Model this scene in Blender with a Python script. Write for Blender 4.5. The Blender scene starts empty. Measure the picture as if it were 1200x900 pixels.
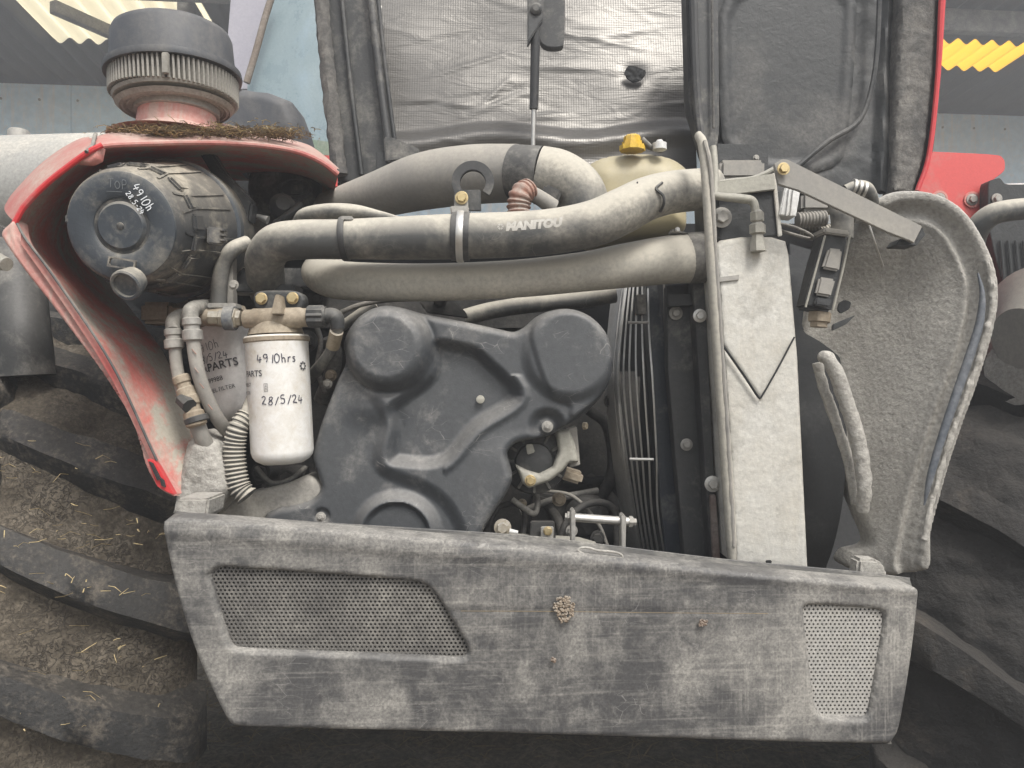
import bpy, bmesh, math, random
import numpy as np
from mathutils import Vector, Matrix, noise as mn
R_ = math.radians
random.seed(7)
SC = bpy.context.scene
COL = SC.collection

# ---------------------------------------------------------------- camera, sky, sun, exposure
H = 1.10                      # camera height
F = 900.0                     # focal length in pixels of the 1200 x 900 photograph
cam_d = bpy.data.cameras.new('camera'); cam = bpy.data.objects.new('camera', cam_d)
cam_d.sensor_width = 36.0; cam_d.lens = 27.0; cam_d.clip_start = 0.05; cam_d.clip_end = 200
cam.location = (0, 0, H); cam.rotation_euler = (R_(90), 0, 0)
COL.objects.link(cam); SC.camera = cam

SUN_EL, SUN_AZ = 52.0, 152.0      # azimuth clockwise from +Y: behind the photographer, to the right
world = bpy.data.worlds.new('World'); SC.world = world; world.use_nodes = True
wn = world.node_tree; bgn = wn.nodes['Background']
sky = wn.nodes.new('ShaderNodeTexSky'); sky.sky_type = 'NISHITA'; sky.sun_disc = False
sky.sun_elevation = R_(SUN_EL); sky.sun_rotation = R_(SUN_AZ); sky.dust_density = 4.0; sky.air_density = 1.2
hs = wn.nodes.new('ShaderNodeHueSaturation'); hs.inputs['Saturation'].default_value = 0.35
wn.links.new(sky.outputs[0], hs.inputs['Color']); wn.links.new(hs.outputs[0], bgn.inputs[0])
bgn.inputs[1].default_value = 0.135
sl = bpy.data.lights.new('sun', 'SUN'); sl.energy = 2.0; sl.angle = R_(17); sl.color = (1.0, .97, .92)
so = bpy.data.objects.new('sun', sl); COL.objects.link(so)
sd = Vector((math.sin(R_(SUN_AZ))*math.cos(R_(SUN_EL)), math.cos(R_(SUN_AZ))*math.cos(R_(SUN_EL)), math.sin(R_(SUN_EL))))
so.rotation_euler = sd.to_track_quat('Z', 'Y').to_euler()
SC.view_settings.view_transform = 'Standard'; SC.view_settings.look = 'None'
SC.view_settings.exposure = 0.6; SC.view_settings.gamma = 1.0; SC.view_settings.use_curve_mapping = False

# ---------------------------------------------------------------- placing helpers
def P(px, py, d):
    """the point of the place seen at pixel px, py and d metres away"""
    return Vector(((px-600)/F*d, d, H-(py-450)/F*d))
BASE = {}
def base_of(o):
    return BASE.get(o.name, Vector((0, 0, 0))) if o else Vector((0, 0, 0))
def tag(o, label=None, cat=None, group=None, kind=None):
    if label: o['label'] = label
    if cat: o['category'] = cat
    if group: o['group'] = group
    if kind: o['kind'] = kind
    return o
def thing(name, label, cat, at, group=None):
    o = bpy.data.objects.new(name, None); o.empty_display_size = .03
    COL.objects.link(o); o.location = at; BASE[o.name] = Vector(at)
    return tag(o, label, cat, group)
def mesh(name, V, Fc, m, parent=None, smooth=True, angle=40, at=None):
    """one mesh object; V in world metres"""
    V = np.asarray(V, dtype=float).reshape(-1, 3)
    if parent is not None: b = np.array(base_of(parent))
    elif at is not None: b = np.array(at)
    else:
        b = (V.min(0)+V.max(0))/2; b[2] = V[:, 2].min()
    me = bpy.data.meshes.new(name)
    me.from_pydata((V-b).tolist(), [], Fc); me.update()
    for mm in (m if isinstance(m, (list, tuple)) else [m]): me.materials.append(mm)
    if smooth:
        me.polygons.foreach_set('use_smooth', [True]*len(me.polygons))
        me.set_sharp_from_angle(angle=R_(angle))
    o = bpy.data.objects.new(name, me); COL.objects.link(o)
    if parent is not None: o.parent = parent; BASE[o.name] = Vector(b)
    else: o.location = b; BASE[o.name] = Vector(b)
    return o
def copy_part(o, parent, delta=(0, 0, 0)):
    """a copy of a part (and its sub-parts) shifted by delta, sharing mesh data"""
    c = o.copy(); COL.objects.link(c); c.parent = parent
    BASE[c.name] = base_of(parent)
    c.location = Vector(o.location) + (base_of(o.parent) - base_of(parent) if o.parent else Vector()) + Vector(delta)
    for ch in o.children:
        k = ch.copy(); COL.objects.link(k); k.parent = c
    return c

class MB:
    def __init__(s): s.V = []; s.F = []
    def add(s, V, Fc):
        n = len(s.V); s.V += [tuple(v) for v in V]; s.F += [tuple(i+n for i in f) for f in Fc]; return s
    def build(s, name, m, parent=None, **k): return mesh(name, s.V, s.F, m, parent, **k)

def catmull(pts, n, closed=False):
    p = np.array(pts, dtype=float); N = len(p)
    if N < 3 and not closed:
        t = np.linspace(0, 1, n)[:, None]; return p[0]*(1-t)+p[-1]*t
    out = []
    segs = N if closed else N-1
    per = max(1, n//segs)
    for i in range(segs):
        if closed: a, b, c, d = p[(i-1) % N], p[i], p[(i+1) % N], p[(i+2) % N]
        else:
            b, c = p[i], p[i+1]
            a = p[i-1] if i > 0 else 2*b-c
            d = p[i+2] if i+2 < N else 2*c-b
        for k in range(per):
            t = k/per
            out.append(.5*((2*b)+(-a+c)*t+(2*a-5*b+4*c-d)*t*t+(-a+3*b-3*c+d)*t**3))
    if not closed: out.append(p[-1])
    return np.array(out)
def resample(c, n, closed=False):
    c = np.asarray(c, dtype=float)
    if closed: c = np.vstack([c, c[:1]])
    L = np.concatenate([[0], np.cumsum(np.linalg.norm(np.diff(c, axis=0), axis=1))])
    t = np.linspace(0, L[-1], n+1)[:-1] if closed else np.linspace(0, L[-1], n)
    return np.stack([np.interp(t, L, c[:, k]) for k in range(c.shape[1])], 1)

def tube_geo(pts, r, n=14, N=None, corr=None, caps=True, flat=1.0, world_pts=False, lump=0):
    """pts: (px, py, d) control points (or world points); r: pixels at that distance (metres with world_pts), one or a list"""
    rr = [r]*len(pts) if not isinstance(r, (list, tuple)) else list(r)
    if world_pts: W = [tuple(p)+(q,) for p, q in zip(pts, rr)]
    else: W = [tuple(P(*p))+(q*p[2]/F,) for p, q in zip(pts, rr)]
    N = N or max(2, 7*(len(pts)-1))
    c = catmull(W, N)
    L = np.concatenate([[0], np.cumsum(np.linalg.norm(np.diff(c[:, :3], axis=0), axis=1))])
    if corr:
        pitch, amp = corr
        K = int(L[-1]/pitch*6)
        c = resample(c, K+1)
        L = np.linspace(0, L[-1], K+1)
        c[:, 3] *= 1+amp*np.clip(np.sin(2*np.pi*L/pitch)*1.6, -1, 1)
    V = []; Fc = []
    M = len(c); up = None
    for i in range(M):
        t = Vector(c[min(i+1, M-1), :3]-c[max(i-1, 0), :3]).normalized()
        if up is None:
            up = Vector((0, -1, 0)) if abs(t.y) < .9 else Vector((0, 0, 1))
        up = (up - t*up.dot(t)).normalized(); sd_ = t.cross(up)
        for k in range(n):
            a = 2*math.pi*k/n
            q = c[i, 3]
            v = Vector(c[i, :3]) + up*(q*math.cos(a)*flat) + sd_*(q*math.sin(a))
            if lump: v += (v-Vector(c[i, :3])).normalized()*mn.noise(v*90)*lump
            V.append(v)
    for i in range(M-1):
        for k in range(n):
            k2 = (k+1) % n
            Fc.append((i*n+k, i*n+k2, (i+1)*n+k2, (i+1)*n+k))
    if caps:
        Fc.append(tuple(reversed(range(n)))); Fc.append(tuple(range((M-1)*n, M*n)))
    return V, Fc
def tube(name, pts, r, m, parent=None, **k):
    kk = {q: k.pop(q) for q in ('angle', 'at') if q in k}
    V, Fc = tube_geo(pts, r, **k)
    return mesh(name, V, Fc, m, parent, **kk)

def frame_of(direction, up=(0, 0, 1)):
    z = Vector(direction).normalized(); u = Vector(up)
    if abs(z.dot(u)) > .98: u = Vector((0, 1, 0))
    x = u.cross(z).normalized(); y = z.cross(x)
    return x, y, z
def lathe_geo(o, direction, prof, n=32, cap0=True, cap1=True, phase=0, up=(0, 0, 1)):
    """prof: (distance along direction, radius) in metres"""
    x, y, z = frame_of(direction, up); o = Vector(o); V = []; Fc = []
    for (t, r) in prof:
        for k in range(n):
            a = 2*math.pi*k/n+phase
            V.append(o+z*t+x*(r*math.cos(a))+y*(r*math.sin(a)))
    M = len(prof)
    for i in range(M-1):
        for k in range(n):
            k2 = (k+1) % n; Fc.append((i*n+k, i*n+k2, (i+1)*n+k2, (i+1)*n+k))
    if cap0: Fc.append(tuple(reversed(range(n))))
    if cap1: Fc.append(tuple(range((M-1)*n, M*n)))
    return V, Fc
def lathe(name, o, direction, prof, m, parent=None, n=32, angle=35, **k):
    V, Fc = lathe_geo(o, direction, prof, n, **k); return mesh(name, V, Fc, m, parent, angle=angle)

def bolt(name, px, py, d, rpx, m, parent, washer=1.5, direction=(0, -1, 0), hh=.8, shank=0.0, lab=None):
    r = rpx*d/F; o = P(px, py, d); b = MB()
    if washer: b.add(*lathe_geo(o, direction, [(0, r*washer), (r*.18, r*washer), (r*.22, r*washer*.95)], 20))
    ph = random.random()
    b.add(*lathe_geo(o, direction, [(r*.2, r), (r*hh, r), (r*(hh+.15), r*.86)], 6, phase=ph))
    if shank: b.add(*lathe_geo(o, direction, [(r*hh, r*.5), (r*(hh+shank), r*.5), (r*(hh+shank+.1), r*.4)], 12))
    ob = b.build(name, m, parent, angle=30)
    if lab: ob['label'] = lab
    return ob

def prism_geo(poly, d0, d1, bev=0.0012, bseg=2):
    """a plate outlined in pixels at distance d0, as thick as d1 - d0 (straight back); d0 may be a function of px, py"""
    bm = bmesh.new()
    f = d0 if callable(d0) else (lambda x, y: d0)
    A = [bm.verts.new(P(x, y, f(x, y))) for x, y in poly]
    th = d1 if callable(d0) else d1-d0
    B = [bm.verts.new(v.co+Vector((0, th, 0))) for v in A]
    bm.faces.new(A); bm.faces.new(list(reversed(B)))
    n = len(A)
    for i in range(n): bm.faces.new((A[(i+1) % n], A[i], B[i], B[(i+1) % n]))
    bmesh.ops.recalc_face_normals(bm, faces=bm.faces)
    if bev:
        try: bmesh.ops.bevel(bm, geom=list(bm.edges), offset=bev, segments=bseg, affect='EDGES', clamp_overlap=True)
        except Exception: pass
    bm.verts.index_update()
    V = [v.co.copy() for v in bm.verts]; Fc = [tuple(v.index for v in g.verts) for g in bm.faces]
    bm.free(); return V, Fc
def prism(name, poly, d0, d1, m, parent=None, bev=0.0012, **k):
    V, Fc = prism_geo(poly, d0, d1, bev); return mesh(name, V, Fc, m, parent, **k)
def box_geo(c, s, rot=None, bev=.001):
    bm = bmesh.new(); bmesh.ops.create_cube(bm, size=1)
    for v in bm.verts: v.co = Vector((v.co.x*s[0], v.co.y*s[1], v.co.z*s[2]))
    if bev: bmesh.ops.bevel(bm, geom=list(bm.edges), offset=bev, segments=2, affect='EDGES', clamp_overlap=True)
    mt = rot or Matrix.Identity(3); c = Vector(c)
    bm.verts.index_update()
    V = [mt @ v.co+c for v in bm.verts]; Fc = [tuple(v.index for v in g.verts) for g in bm.faces]
    bm.free(); return V, Fc
def loft(name, A, B, m, parent=None, n=60, k=8, bulge=0.0, ease=None, rough=0, **kw):
    """a skin between two curves of (px, py, d) points"""
    a = resample(catmull([tuple(P(*p)) for p in A], 80), n); b = resample(catmull([tuple(P(*p)) for p in B], 80), n)
    V = []; Fc = []
    for j in range(k+1):
        t = j/k
        for i in range(n):
            v = Vector(a[i]*(1-t)+b[i]*t); v.y += bulge*math.sin(math.pi*t)
            if rough: v += Vector((0, -1, 0))*mn.noise(v*40)*rough
            V.append(v)
    for j in range(k):
        for i in range(n-1): Fc.append((j*n+i, j*n+i+1, (j+1)*n+i+1, (j+1)*n+i))
    return mesh(name, V, Fc, m, parent, **kw)

# ---- relief: a plate outlined in pixels with modelled height
def sdf_poly(X, Y, poly):
    p = np.asarray(poly, dtype=float); q = np.roll(p, -1, axis=0)
    best = np.full(X.shape, 1e18); inside = np.zeros(X.shape, bool); cx = np.zeros(X.shape); cy = np.zeros(X.shape)
    for (x0, y0), (x1, y1) in zip(p, q):
        ex, ey = x1-x0, y1-y0; L = ex*ex+ey*ey+1e-12
        t = np.clip(((X-x0)*ex+(Y-y0)*ey)/L, 0, 1)
        nx, ny = x0+t*ex, y0+t*ey; dd = (X-nx)**2+(Y-ny)**2
        m = dd < best; best = np.where(m, dd, best); cx = np.where(m, nx, cx); cy = np.where(m, ny, cy)
        c = ((y0 <= Y) & (y1 > Y)) | ((y1 <= Y) & (y0 > Y))
        xi = x0+(Y-y0)/(y1-y0 if abs(y1-y0) > 1e-12 else 1e-12)*ex
        inside ^= (c & (X < xi))
    return np.where(inside, -1, 1)*np.sqrt(best), cx, cy
def sstep(a, b, x):  # also falls when a > b
    t = np.clip((x-a)/(b-a), 0, 1); return t*t*(3-2*t)
def relief(name, outline, D, m, parent=None, h=None, res=3.0, back=.01, holes=(), rnd=0.0, rnd_px=6.0, rough=0, rscale=40, **kw):
    """D: distance (number or function of px, py); h: metres towards the viewer; rnd: rounded edge drop in metres"""
    o = np.array(outline, float); x0, y0 = o.min(0)-res; x1, y1 = o.max(0)+res
    xs = np.arange(x0, x1+res, res); ys = np.arange(y0, y1+res, res)
    X, Y = np.meshgrid(xs, ys); S, CX, CY = sdf_poly(X, Y, o)
    for hl in holes:
        s2, c2, d2 = sdf_poly(X, Y, hl); s2 = -s2
        m_ = s2 > S; S = np.where(m_, s2, S); CX = np.where(m_, c2, CX); CY = np.where(m_, d2, CY)
    snap = np.abs(S) < res*.62
    X = np.where(snap, CX, X); Y = np.where(snap, CY, Y); S = np.where(snap, 0, S)
    Dm = D(X, Y) if callable(D) else np.full(X.shape, float(D))
    Z = np.zeros(X.shape)
    if h is not None: Z = Z+h(X, Y, -S)
    if rnd:
        s = np.clip(-S, 0, rnd_px)/rnd_px; Z = Z-rnd*(1-np.sqrt(np.clip(1-(1-s)**2, 0, 1)))
    WX = (X-600)/F*Dm; WY = Dm-Z; WZ = H-(Y-450)/F*Dm
    ok = S <= 1e-6; ny, nx = X.shape
    idx = -np.ones(X.shape, int); idx[ok] = np.arange(ok.sum())
    V = np.stack([WX[ok], WY[ok], WZ[ok]], 1)
    if rough:
        for i in range(len(V)):
            v = Vector(V[i]); V[i, 1] -= rough*(mn.noise(v*rscale)+.5*mn.noise(v*rscale*2.3)+.25*mn.noise(v*rscale*5))
    Fc = []
    for j in range(ny-1):
        for i in range(nx-1):
            q = [idx[j, i], idx[j+1, i], idx[j+1, i+1], idx[j, i+1]]
            g = [k for k in q if k >= 0]
            if len(g) == 4: Fc.append(tuple(g))
            elif len(g) == 3: Fc.append(tuple(g))
    if back:
        cnt = {}
        for f in Fc:
            for a, b in zip(f, f[1:]+f[:1]):
                if (b, a) in cnt: del cnt[(b, a)]
                else: cnt[(a, b)] = 1
        V = V.tolist(); mp = {}
        for (a, b) in cnt:
            for k in (a, b):
                if k not in mp:
                    mp[k] = len(V); V.append([V[k][0], V[k][1]+back, V[k][2]])
            Fc.append((b, a, mp[a], mp[b]))
    return mesh(name, V, Fc, m, parent, **kw)
def circ(cx, cy, r, n=40, ry=None): return [(cx+r*math.cos(2*math.pi*k/n), cy+(ry or r)*math.sin(2*math.pi*k/n)) for k in range(n)]

# ---------------------------------------------------------------- materials
DUST = (.325, .308, .272)
MUD = (.17, .14, .105)
def mat(name, base, rough=.6, metal=0.0, streak2=None, midw=.26, dust=DUST, damt=.35, dscale=9.0, up=.35, fine=.18, fscale=160, bump=.25, bscale=220,
        bump2=0.0, b2scale=40, b2dist=.004, spots=None, streak=None, coat=0, dist=.0015, contrast=.22, scratch=0, scr_col=(.45, .43, .4)):
    m = bpy.data.materials.new(name); m.use_nodes = True; nt = m.node_tree; N = nt.nodes; L = nt.links
    b = N['Principled BSDF']; tc = N.new('ShaderNodeTexCoord'); co = tc.outputs['Object']
    def nz(scale, detail=6, rgh=.6, distort=0, vec=None):
        x = N.new('ShaderNodeTexNoise'); x.inputs['Scale'].default_value = scale; x.inputs['Detail'].default_value = detail
        x.inputs['Roughness'].default_value = rgh; x.inputs['Distortion'].default_value = distort
        L.new(vec or co, x.inputs['Vector']); return x.outputs['Fac']
    def mr(v, a, c, lo=0, hi=1):
        x = N.new('ShaderNodeMapRange'); x.inputs[1].default_value = a; x.inputs[2].default_value = c
        x.inputs[3].default_value = lo; x.inputs[4].default_value = hi; L.new(v, x.inputs[0]); return x.outputs[0]
    def ma(op, a, c):
        x = N.new('ShaderNodeMath'); x.operation = op; x.use_clamp = False
        for i, q in enumerate((a, c)):
            if isinstance(q, (int, float)): x.inputs[i].default_value = q
            else: L.new(q, x.inputs[i])
        return x.outputs[0]
    def mix(f, a, c, bt='MIX'):
        x = N.new('ShaderNodeMix'); x.data_type = 'RGBA'; x.blend_type = bt
        for s, q in ((0, f), (6, a), (7, c)):
            if isinstance(q, (int, float)): x.inputs[s].default_value = q
            elif isinstance(q, tuple): x.inputs[s].default_value = (*q[:3], 1)
            else: L.new(q, x.inputs[s])
        return x.outputs[2]
    col = tuple(base); f = None
    big0 = nz(dscale, 8, .66, .4); fn = nz(fscale, 5, .65); mid = nz(dscale*5.5, 7, .72, .5)
    big = ma('ADD', ma('MULTIPLY', big0, 1-midw), ma('MULTIPLY', mid, midw))
    if spots:      # patches of another colour; on the cab glass they imitate reflections
        sc_, amt, c2 = spots; s = nz(sc_, 6, .65, .6); col = mix(mr(s, .60-amt*.3, .74-amt*.3), col, c2)
    if dust is not None and damt+up > 0:
        f = mr(big, .5+contrast*.30-damt*.45, .5+contrast*1.35-damt*.30+.06)
        f = ma('MULTIPLY', f, mr(fn, .25, .6, .45, 1.0))
        if up:
            g = N.new('ShaderNodeNewGeometry'); s = N.new('ShaderNodeSeparateXYZ'); L.new(g.outputs['Normal'], s.inputs[0])
            uu = ma('MULTIPLY', mr(s.outputs[2], -.1, .75, 0, up), mr(big, .36, .58, .75, 1.12)); f = ma('ADD', f, uu)  # upward faces paler: settled dust, and on hoses painted light from above
        f = ma('ADD', f, damt*.16)
        if streak:
            mp = N.new('ShaderNodeMapping'); mp.inputs['Scale'].default_value = streak[1]; L.new(co, mp.inputs[0])
            st = nz(1.0, 8, .7, 0, mp.outputs[0]); f = ma('ADD', f, mr(st, .52, .64, 0, streak[0]))
        if streak2:
            mp = N.new('ShaderNodeMapping'); mp.inputs['Scale'].default_value = streak2[1]; L.new(co, mp.inputs[0])
            f = ma('ADD', f, ma('MULTIPLY', mr(nz(1.0, 8, .75, 0, mp.outputs[0]), .52, .64, 0, streak2[0]), mr(nz(3.1, 3), .42, .58)))
        x = N.new('ShaderNodeClamp'); L.new(f, x.inputs[0]); f = x.outputs[0]
        col = mix(f, col, dust)
    if scratch:
        v = N.new('ShaderNodeTexVoronoi'); v.feature = 'DISTANCE_TO_EDGE'; v.inputs['Scale'].default_value = 22
        mp = N.new('ShaderNodeMapping'); mp.inputs['Scale'].default_value = (1, 1, 3.2); mp.inputs['Rotation'].default_value = (.3, .9, .4)
        dn = N.new('ShaderNodeTexNoise'); dn.inputs['Scale'].default_value = 14; L.new(co, dn.inputs['Vector'])
        ad = mix(.06, co, dn.outputs['Color']); L.new(ad, mp.inputs[0]); L.new(mp.outputs[0], v.inputs['Vector'])
        sm = mr(v.outputs['Distance'], .0, .012, 1, 0); sm = ma('MULTIPLY', sm, mr(nz(18), .52, .62)); col = mix(ma('MULTIPLY', sm, scratch), col, scr_col)
    if fine:
        v = mr(fn, .3, .7, 1-fine, 1+fine)
        cb = N.new('ShaderNodeCombineXYZ')
        for i in range(3): L.new(v, cb.inputs[i])
        col = mix(1.0, col, cb.outputs[0], 'MULTIPLY')
    if isinstance(col, tuple): b.inputs['Base Color'].default_value = (*col[:3], 1)
    else: L.new(col, b.inputs['Base Color'])
    if f is not None:
        L.new(mr(f, 0, 1, rough, max(rough, .88)), b.inputs['Roughness'])
        if metal: L.new(mr(f, 0, .8, metal, 0), b.inputs['Metallic'])
    else:
        b.inputs['Roughness'].default_value = rough; b.inputs['Metallic'].default_value = metal
    if coat: b.inputs['Coat Weight'].default_value = coat
    nrm = None
    if bump:
        x = N.new('ShaderNodeBump'); x.inputs['Strength'].default_value = bump; x.inputs['Distance'].default_value = dist
        L.new(nz(bscale, 5, .65), x.inputs['Height']); nrm = x.outputs[0]
    if bump2:
        x = N.new('ShaderNodeBump'); x.inputs['Strength'].default_value = bump2; x.inputs['Distance'].default_value = b2dist
        L.new(nz(b2scale, 6, .6, .5), x.inputs['Height'])
        if nrm: L.new(nrm, x.inputs['Normal'])
        nrm = x.outputs[0]
    if nrm: L.new(nrm, b.inputs['Normal'])
    return m
def glossy_simple(name, c, rough, metal=0, alpha=1, trans=0):
    m = bpy.data.materials.new(name); m.use_nodes = True; b = m.node_tree.nodes['Principled BSDF']
    b.inputs['Base Color'].default_value = (*c, 1); b.inputs['Roughness'].default_value = rough; b.inputs['Metallic'].default_value = metal
    b.inputs['Alpha'].default_value = alpha; b.inputs['Transmission Weight'].default_value = trans
    return m
M = {}
M['hose'] = mat('dusty_toplit_hose', (.05, .053, .055), .55, damt=.26, dscale=7, up=1.0, midw=.15, fine=.08, bump=.14, scratch=.25, dust=(.45, .42, .355))  # pale top: dust plus light from above put into the colour
M['hose_pale'] = mat('pale_dusty_hose', (.20, .195, .175), .6, damt=.75, dscale=3, up=.8, midw=.05, fine=.05, bump=.1, dust=(.47, .44, .375))
M['duct'] = mat('grey_plastic_duct', (.19, .185, .175), .55, damt=.5, dscale=3, up=.5, midw=.06, fine=.05, bump=.08, dust=(.36, .335, .29))
M['rubber'] = mat('black_rubber', (.025, .026, .028), .5, damt=.15, up=.3, fine=.15)
M['rubber_d'] = mat('dusty_black_rubber', (.05, .05, .05), .7, damt=.4, up=.55)
M['cover'] = mat('timing_cover_plastic', (.050, .055, .061), .42, damt=.13, dscale=7, up=.42, midw=.3, fine=.14, bump=.2, bscale=400, scratch=.5, dust=(.34, .325, .3))
M['cover_skirt'] = mat('dusty_cover_skirt', (.22, .21, .20), .6, damt=.8, dscale=12, up=.4)
M['panel'] = mat('dusty_side_panel', (.052, .052, .054), .5, damt=.17, dscale=5, up=.3, fine=.24, fscale=300, midw=.34, bump=.25, bscale=260, scratch=.35, contrast=.09,
                 dust=(.285, .272, .246), streak=(.30, (7, 7, 170)), streak2=(.42, (230, 230, 12)))
M['panel_in'] = mat('black_recess', (.02, .02, .02), .8, damt=.2, up=.2)
M['mesh_dark'] = mat('dark_perforated_steel', (.105, .10, .095), .5, .1, damt=.3, up=.3, dscale=8)
M['mesh_pale'] = mat('pale_perforated_steel', (.42, .41, .39), .5, .3, damt=.5, up=.3, dscale=18)
M['red'] = mat('red_paint', (.44, .06, .055), .5, damt=.46, dscale=8, up=.45, fine=.06, bump=.08, dust=(.45, .33, .28), scratch=.5, scr_col=(.6, .4, .35))
M['red_pale'] = mat('faded_red_paint', (.58, .17, .15), .55, damt=.45, dscale=10, up=.25, fine=.1, dust=(.50, .36, .31), scratch=.7, scr_col=(.55, .5, .45), streak=(.5, (60, 12, 8)))
M['red_bowl'] = mat('dusty_red_paint', (.60, .16, .135), .6, damt=.16, dscale=4, up=.1, fine=.12, dust=(.40, .37, .31), contrast=.02, streak=(.6, (30, 9, 5)), scratch=.4)
M['red_bright'] = mat('bright_red_paint', (.55, .035, .04), .35, damt=.1, up=.1, fine=.05, bump=.05)
M['pink'] = mat('dusty_red_plate', (.58, .075, .07), .5, damt=.15, up=.2, fine=.05)
M['black'] = mat('dusty_black_steel', (.024, .026, .028), .5, damt=.14, dscale=9, up=.25)
M['void'] = mat('grimy_shade_black', (.014, .015, .016), .8, damt=.12, up=.15, dscale=12, dust=(.06, .06, .058))  # even its dust is near black: shade of the bay's depths put into colour
M['hood'] = mat('hood_inner_plastic', (.022, .024, .025), .5, damt=.07, dscale=4, up=.2, midw=.12, contrast=.2, bump2=.3, b2scale=60, dust=(.21, .20, .185))
M['hood_rough'] = mat('hood_edge_foam', (.05, .05, .05), .85, damt=.38, dscale=9, up=.2, bump=.6, bscale=260, dist=.003, dust=(.24, .225, .20))
M['mud'] = mat('dried_mud', MUD, .95, damt=.5, dscale=16, up=.35, fine=.3, bump=.7, bscale=120, dist=.004, bump2=.5, b2scale=45, dust=(.29, .25, .195))
M['encrust'] = mat('encrusted_dust', (.22, .21, .19), .95, damt=.6, dscale=5, midw=.15, up=.35, fine=.16, bump=.8, bscale=190, dist=.0035, bump2=.25, b2scale=60, dust=(.44, .42, .38))
M['alu'] = mat('dusty_aluminium', (.56, .55, .51), .45, .35, damt=.35, dscale=7, up=.4, fine=.14, spots=(9, .3, (.36, .35, .32)), bump=.35, bscale=200, dist=.002, bump2=.2, b2scale=24, dust=(.42, .39, .33), streak=(.3, (40, 40, 4)))
M['steel'] = mat('bright_steel', (.62, .61, .58), .3, .9, damt=.2, up=.25, fine=.08, bump=.1)
M['steel_d'] = mat('dusty_steel', (.32, .31, .29), .45, .6, damt=.45, up=.4)
M['brass'] = mat('passivated_bolt', (.55, .43, .22), .35, .85, damt=.2, up=.25, fine=.1, bump=.1)
M['brass_d'] = mat('dusty_brass', (.30, .24, .15), .5, .5, damt=.45, up=.35)
M['cast'] = mat('bronze_casting', (.25, .20, .14), .6, .25, damt=.45, up=.4, dscale=18, dust=(.36, .31, .24))
M['cast_grey'] = mat('grey_casting', (.34, .33, .28), .55, .3, damt=.4, up=.3)
M['engine'] = mat('engine_black_paint', (.022, .022, .022), .6, damt=.28, up=.4, dscale=14, bump=.5, dust=(.12, .112, .10))
M['white'] = mat('white_filter_paint', (.80, .79, .76), .35, damt=.22, dscale=11, up=.3, midw=.4, fine=.04, bump=.04, dust=(.52, .46, .36), contrast=.14)
M['white_d'] = mat('dusty_white_filter', (.80, .79, .77), .45, damt=.2, dscale=16, up=.1, fine=.08, dust=(.33, .31, .28))
M['whitep'] = mat('white_plastic', (.7, .7, .68), .5, damt=.2, up=.2)
M['cleaner'] = mat('air_cleaner_plastic', (.035, .045, .058), .42, damt=.2, dscale=14, up=.55, fine=.1, dust=(.36, .33, .27))
M['cleaner_d'] = mat('dusty_air_cleaner', (.036, .039, .043), .5, damt=.16, dscale=17, up=.45, fine=.12, dust=(.38, .34, .27), contrast=.15)
M['pre'] = mat('precleaner_cap', (.05, .056, .066), .5, damt=.3, dscale=7, up=.3, fine=.06, dust=(.2, .19, .175))
M['pre_v'] = mat('precleaner_vanes', (.20, .19, .17), .65, damt=.5, dscale=20, up=.2)
M['red_hose'] = mat('rust_red_hose', (.30, .12, .075), .7, damt=.35, up=.4, dscale=20)
M['tank'] = mat('cream_plastic_tank', (.40, .34, .20), .4, damt=.3, up=.25, dscale=6, fine=.04, bump=.05, dust=(.40, .37, .29))
M['yellow'] = mat('yellow_cap', (.66, .42, .03), .45, damt=.12, up=.15, dscale=30)
M['tyre'] = mat('tyre_rubber', (.017, .018, .019), .65, damt=.10, dscale=18, up=.25, midw=.5, fine=.3, contrast=.10, bump=.7, bscale=150, dist=.003, dust=(.15, .13, .105))
M['ink'] = glossy_simple('ink', (.025, .025, .05), .5)
M['print'] = glossy_simple('black_print', (.06, .06, .065), .6)
M['chalk'] = glossy_simple('white_marker', (.75, .78, .80), .6)
M['dust_line'] = glossy_simple('finger_mark', (.16, .17, .175), .8)
M['emboss'] = mat('worn_emboss', (.46, .44, .40), .6, damt=.3, up=0)
M['straw'] = mat('straw', (.42, .33, .17), .7, dust=None, damt=0, up=0, fine=.3, bump=0)
M['straw_d'] = mat('brown_straw', (.19, .145, .085), .8, dust=None, damt=0, up=0, fine=.3, bump=0)
# ================================================================ the setting
def add_nodes(m): return m.node_tree.nodes, m.node_tree.links, m.node_tree.nodes['Principled BSDF']
def ground():
    V = []; Fc = []; n = 150
    xs = [ -60, -20, -8] + list(np.linspace(-3.2, 3.2, n)) + [8, 20, 60]
    ys = [ -60, -15, -4] + list(np.linspace(-.5, 4.5, 130)) + [7, 14, 60]
    for y in ys:
        for x in xs:
            z = .03*mn.noise(Vector((x*2, y*2, 0)))+.018*mn.noise(Vector((x*7, y*7, 1)))+.008*mn.noise(Vector((x*22, y*22, 2))) if abs(x) < 4 and -1 < y < 5 else 0
            V.append((x, y, z))
    k = len(xs)
    for j in range(len(ys)-1):
        for i in range(k-1): Fc.append((j*k+i, j*k+i+1, (j+1)*k+i+1, (j+1)*k+i))
    o = mesh('ground', V, Fc, mat('yard_soil', (.085, .068, .048), .95, dust=(.20, .165, .12), damt=.45, dscale=6, up=0, fine=.4, fscale=60, bump=.9, bscale=90, dist=.01, bump2=.6, b2scale=14, b2dist=.02), at=(0, 0, 0))
    tag(o, kind='structure')
ground()
hz = MB().add(*box_geo((0, 3.5, 1.2), (18, 11, 5.8), bev=0)).build('glare_veil', None or bpy.data.materials.new('glare_volume'))  # added volume that stands in for lens glare and lifts the blacks
hz['kind'] = 'stuff'
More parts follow.
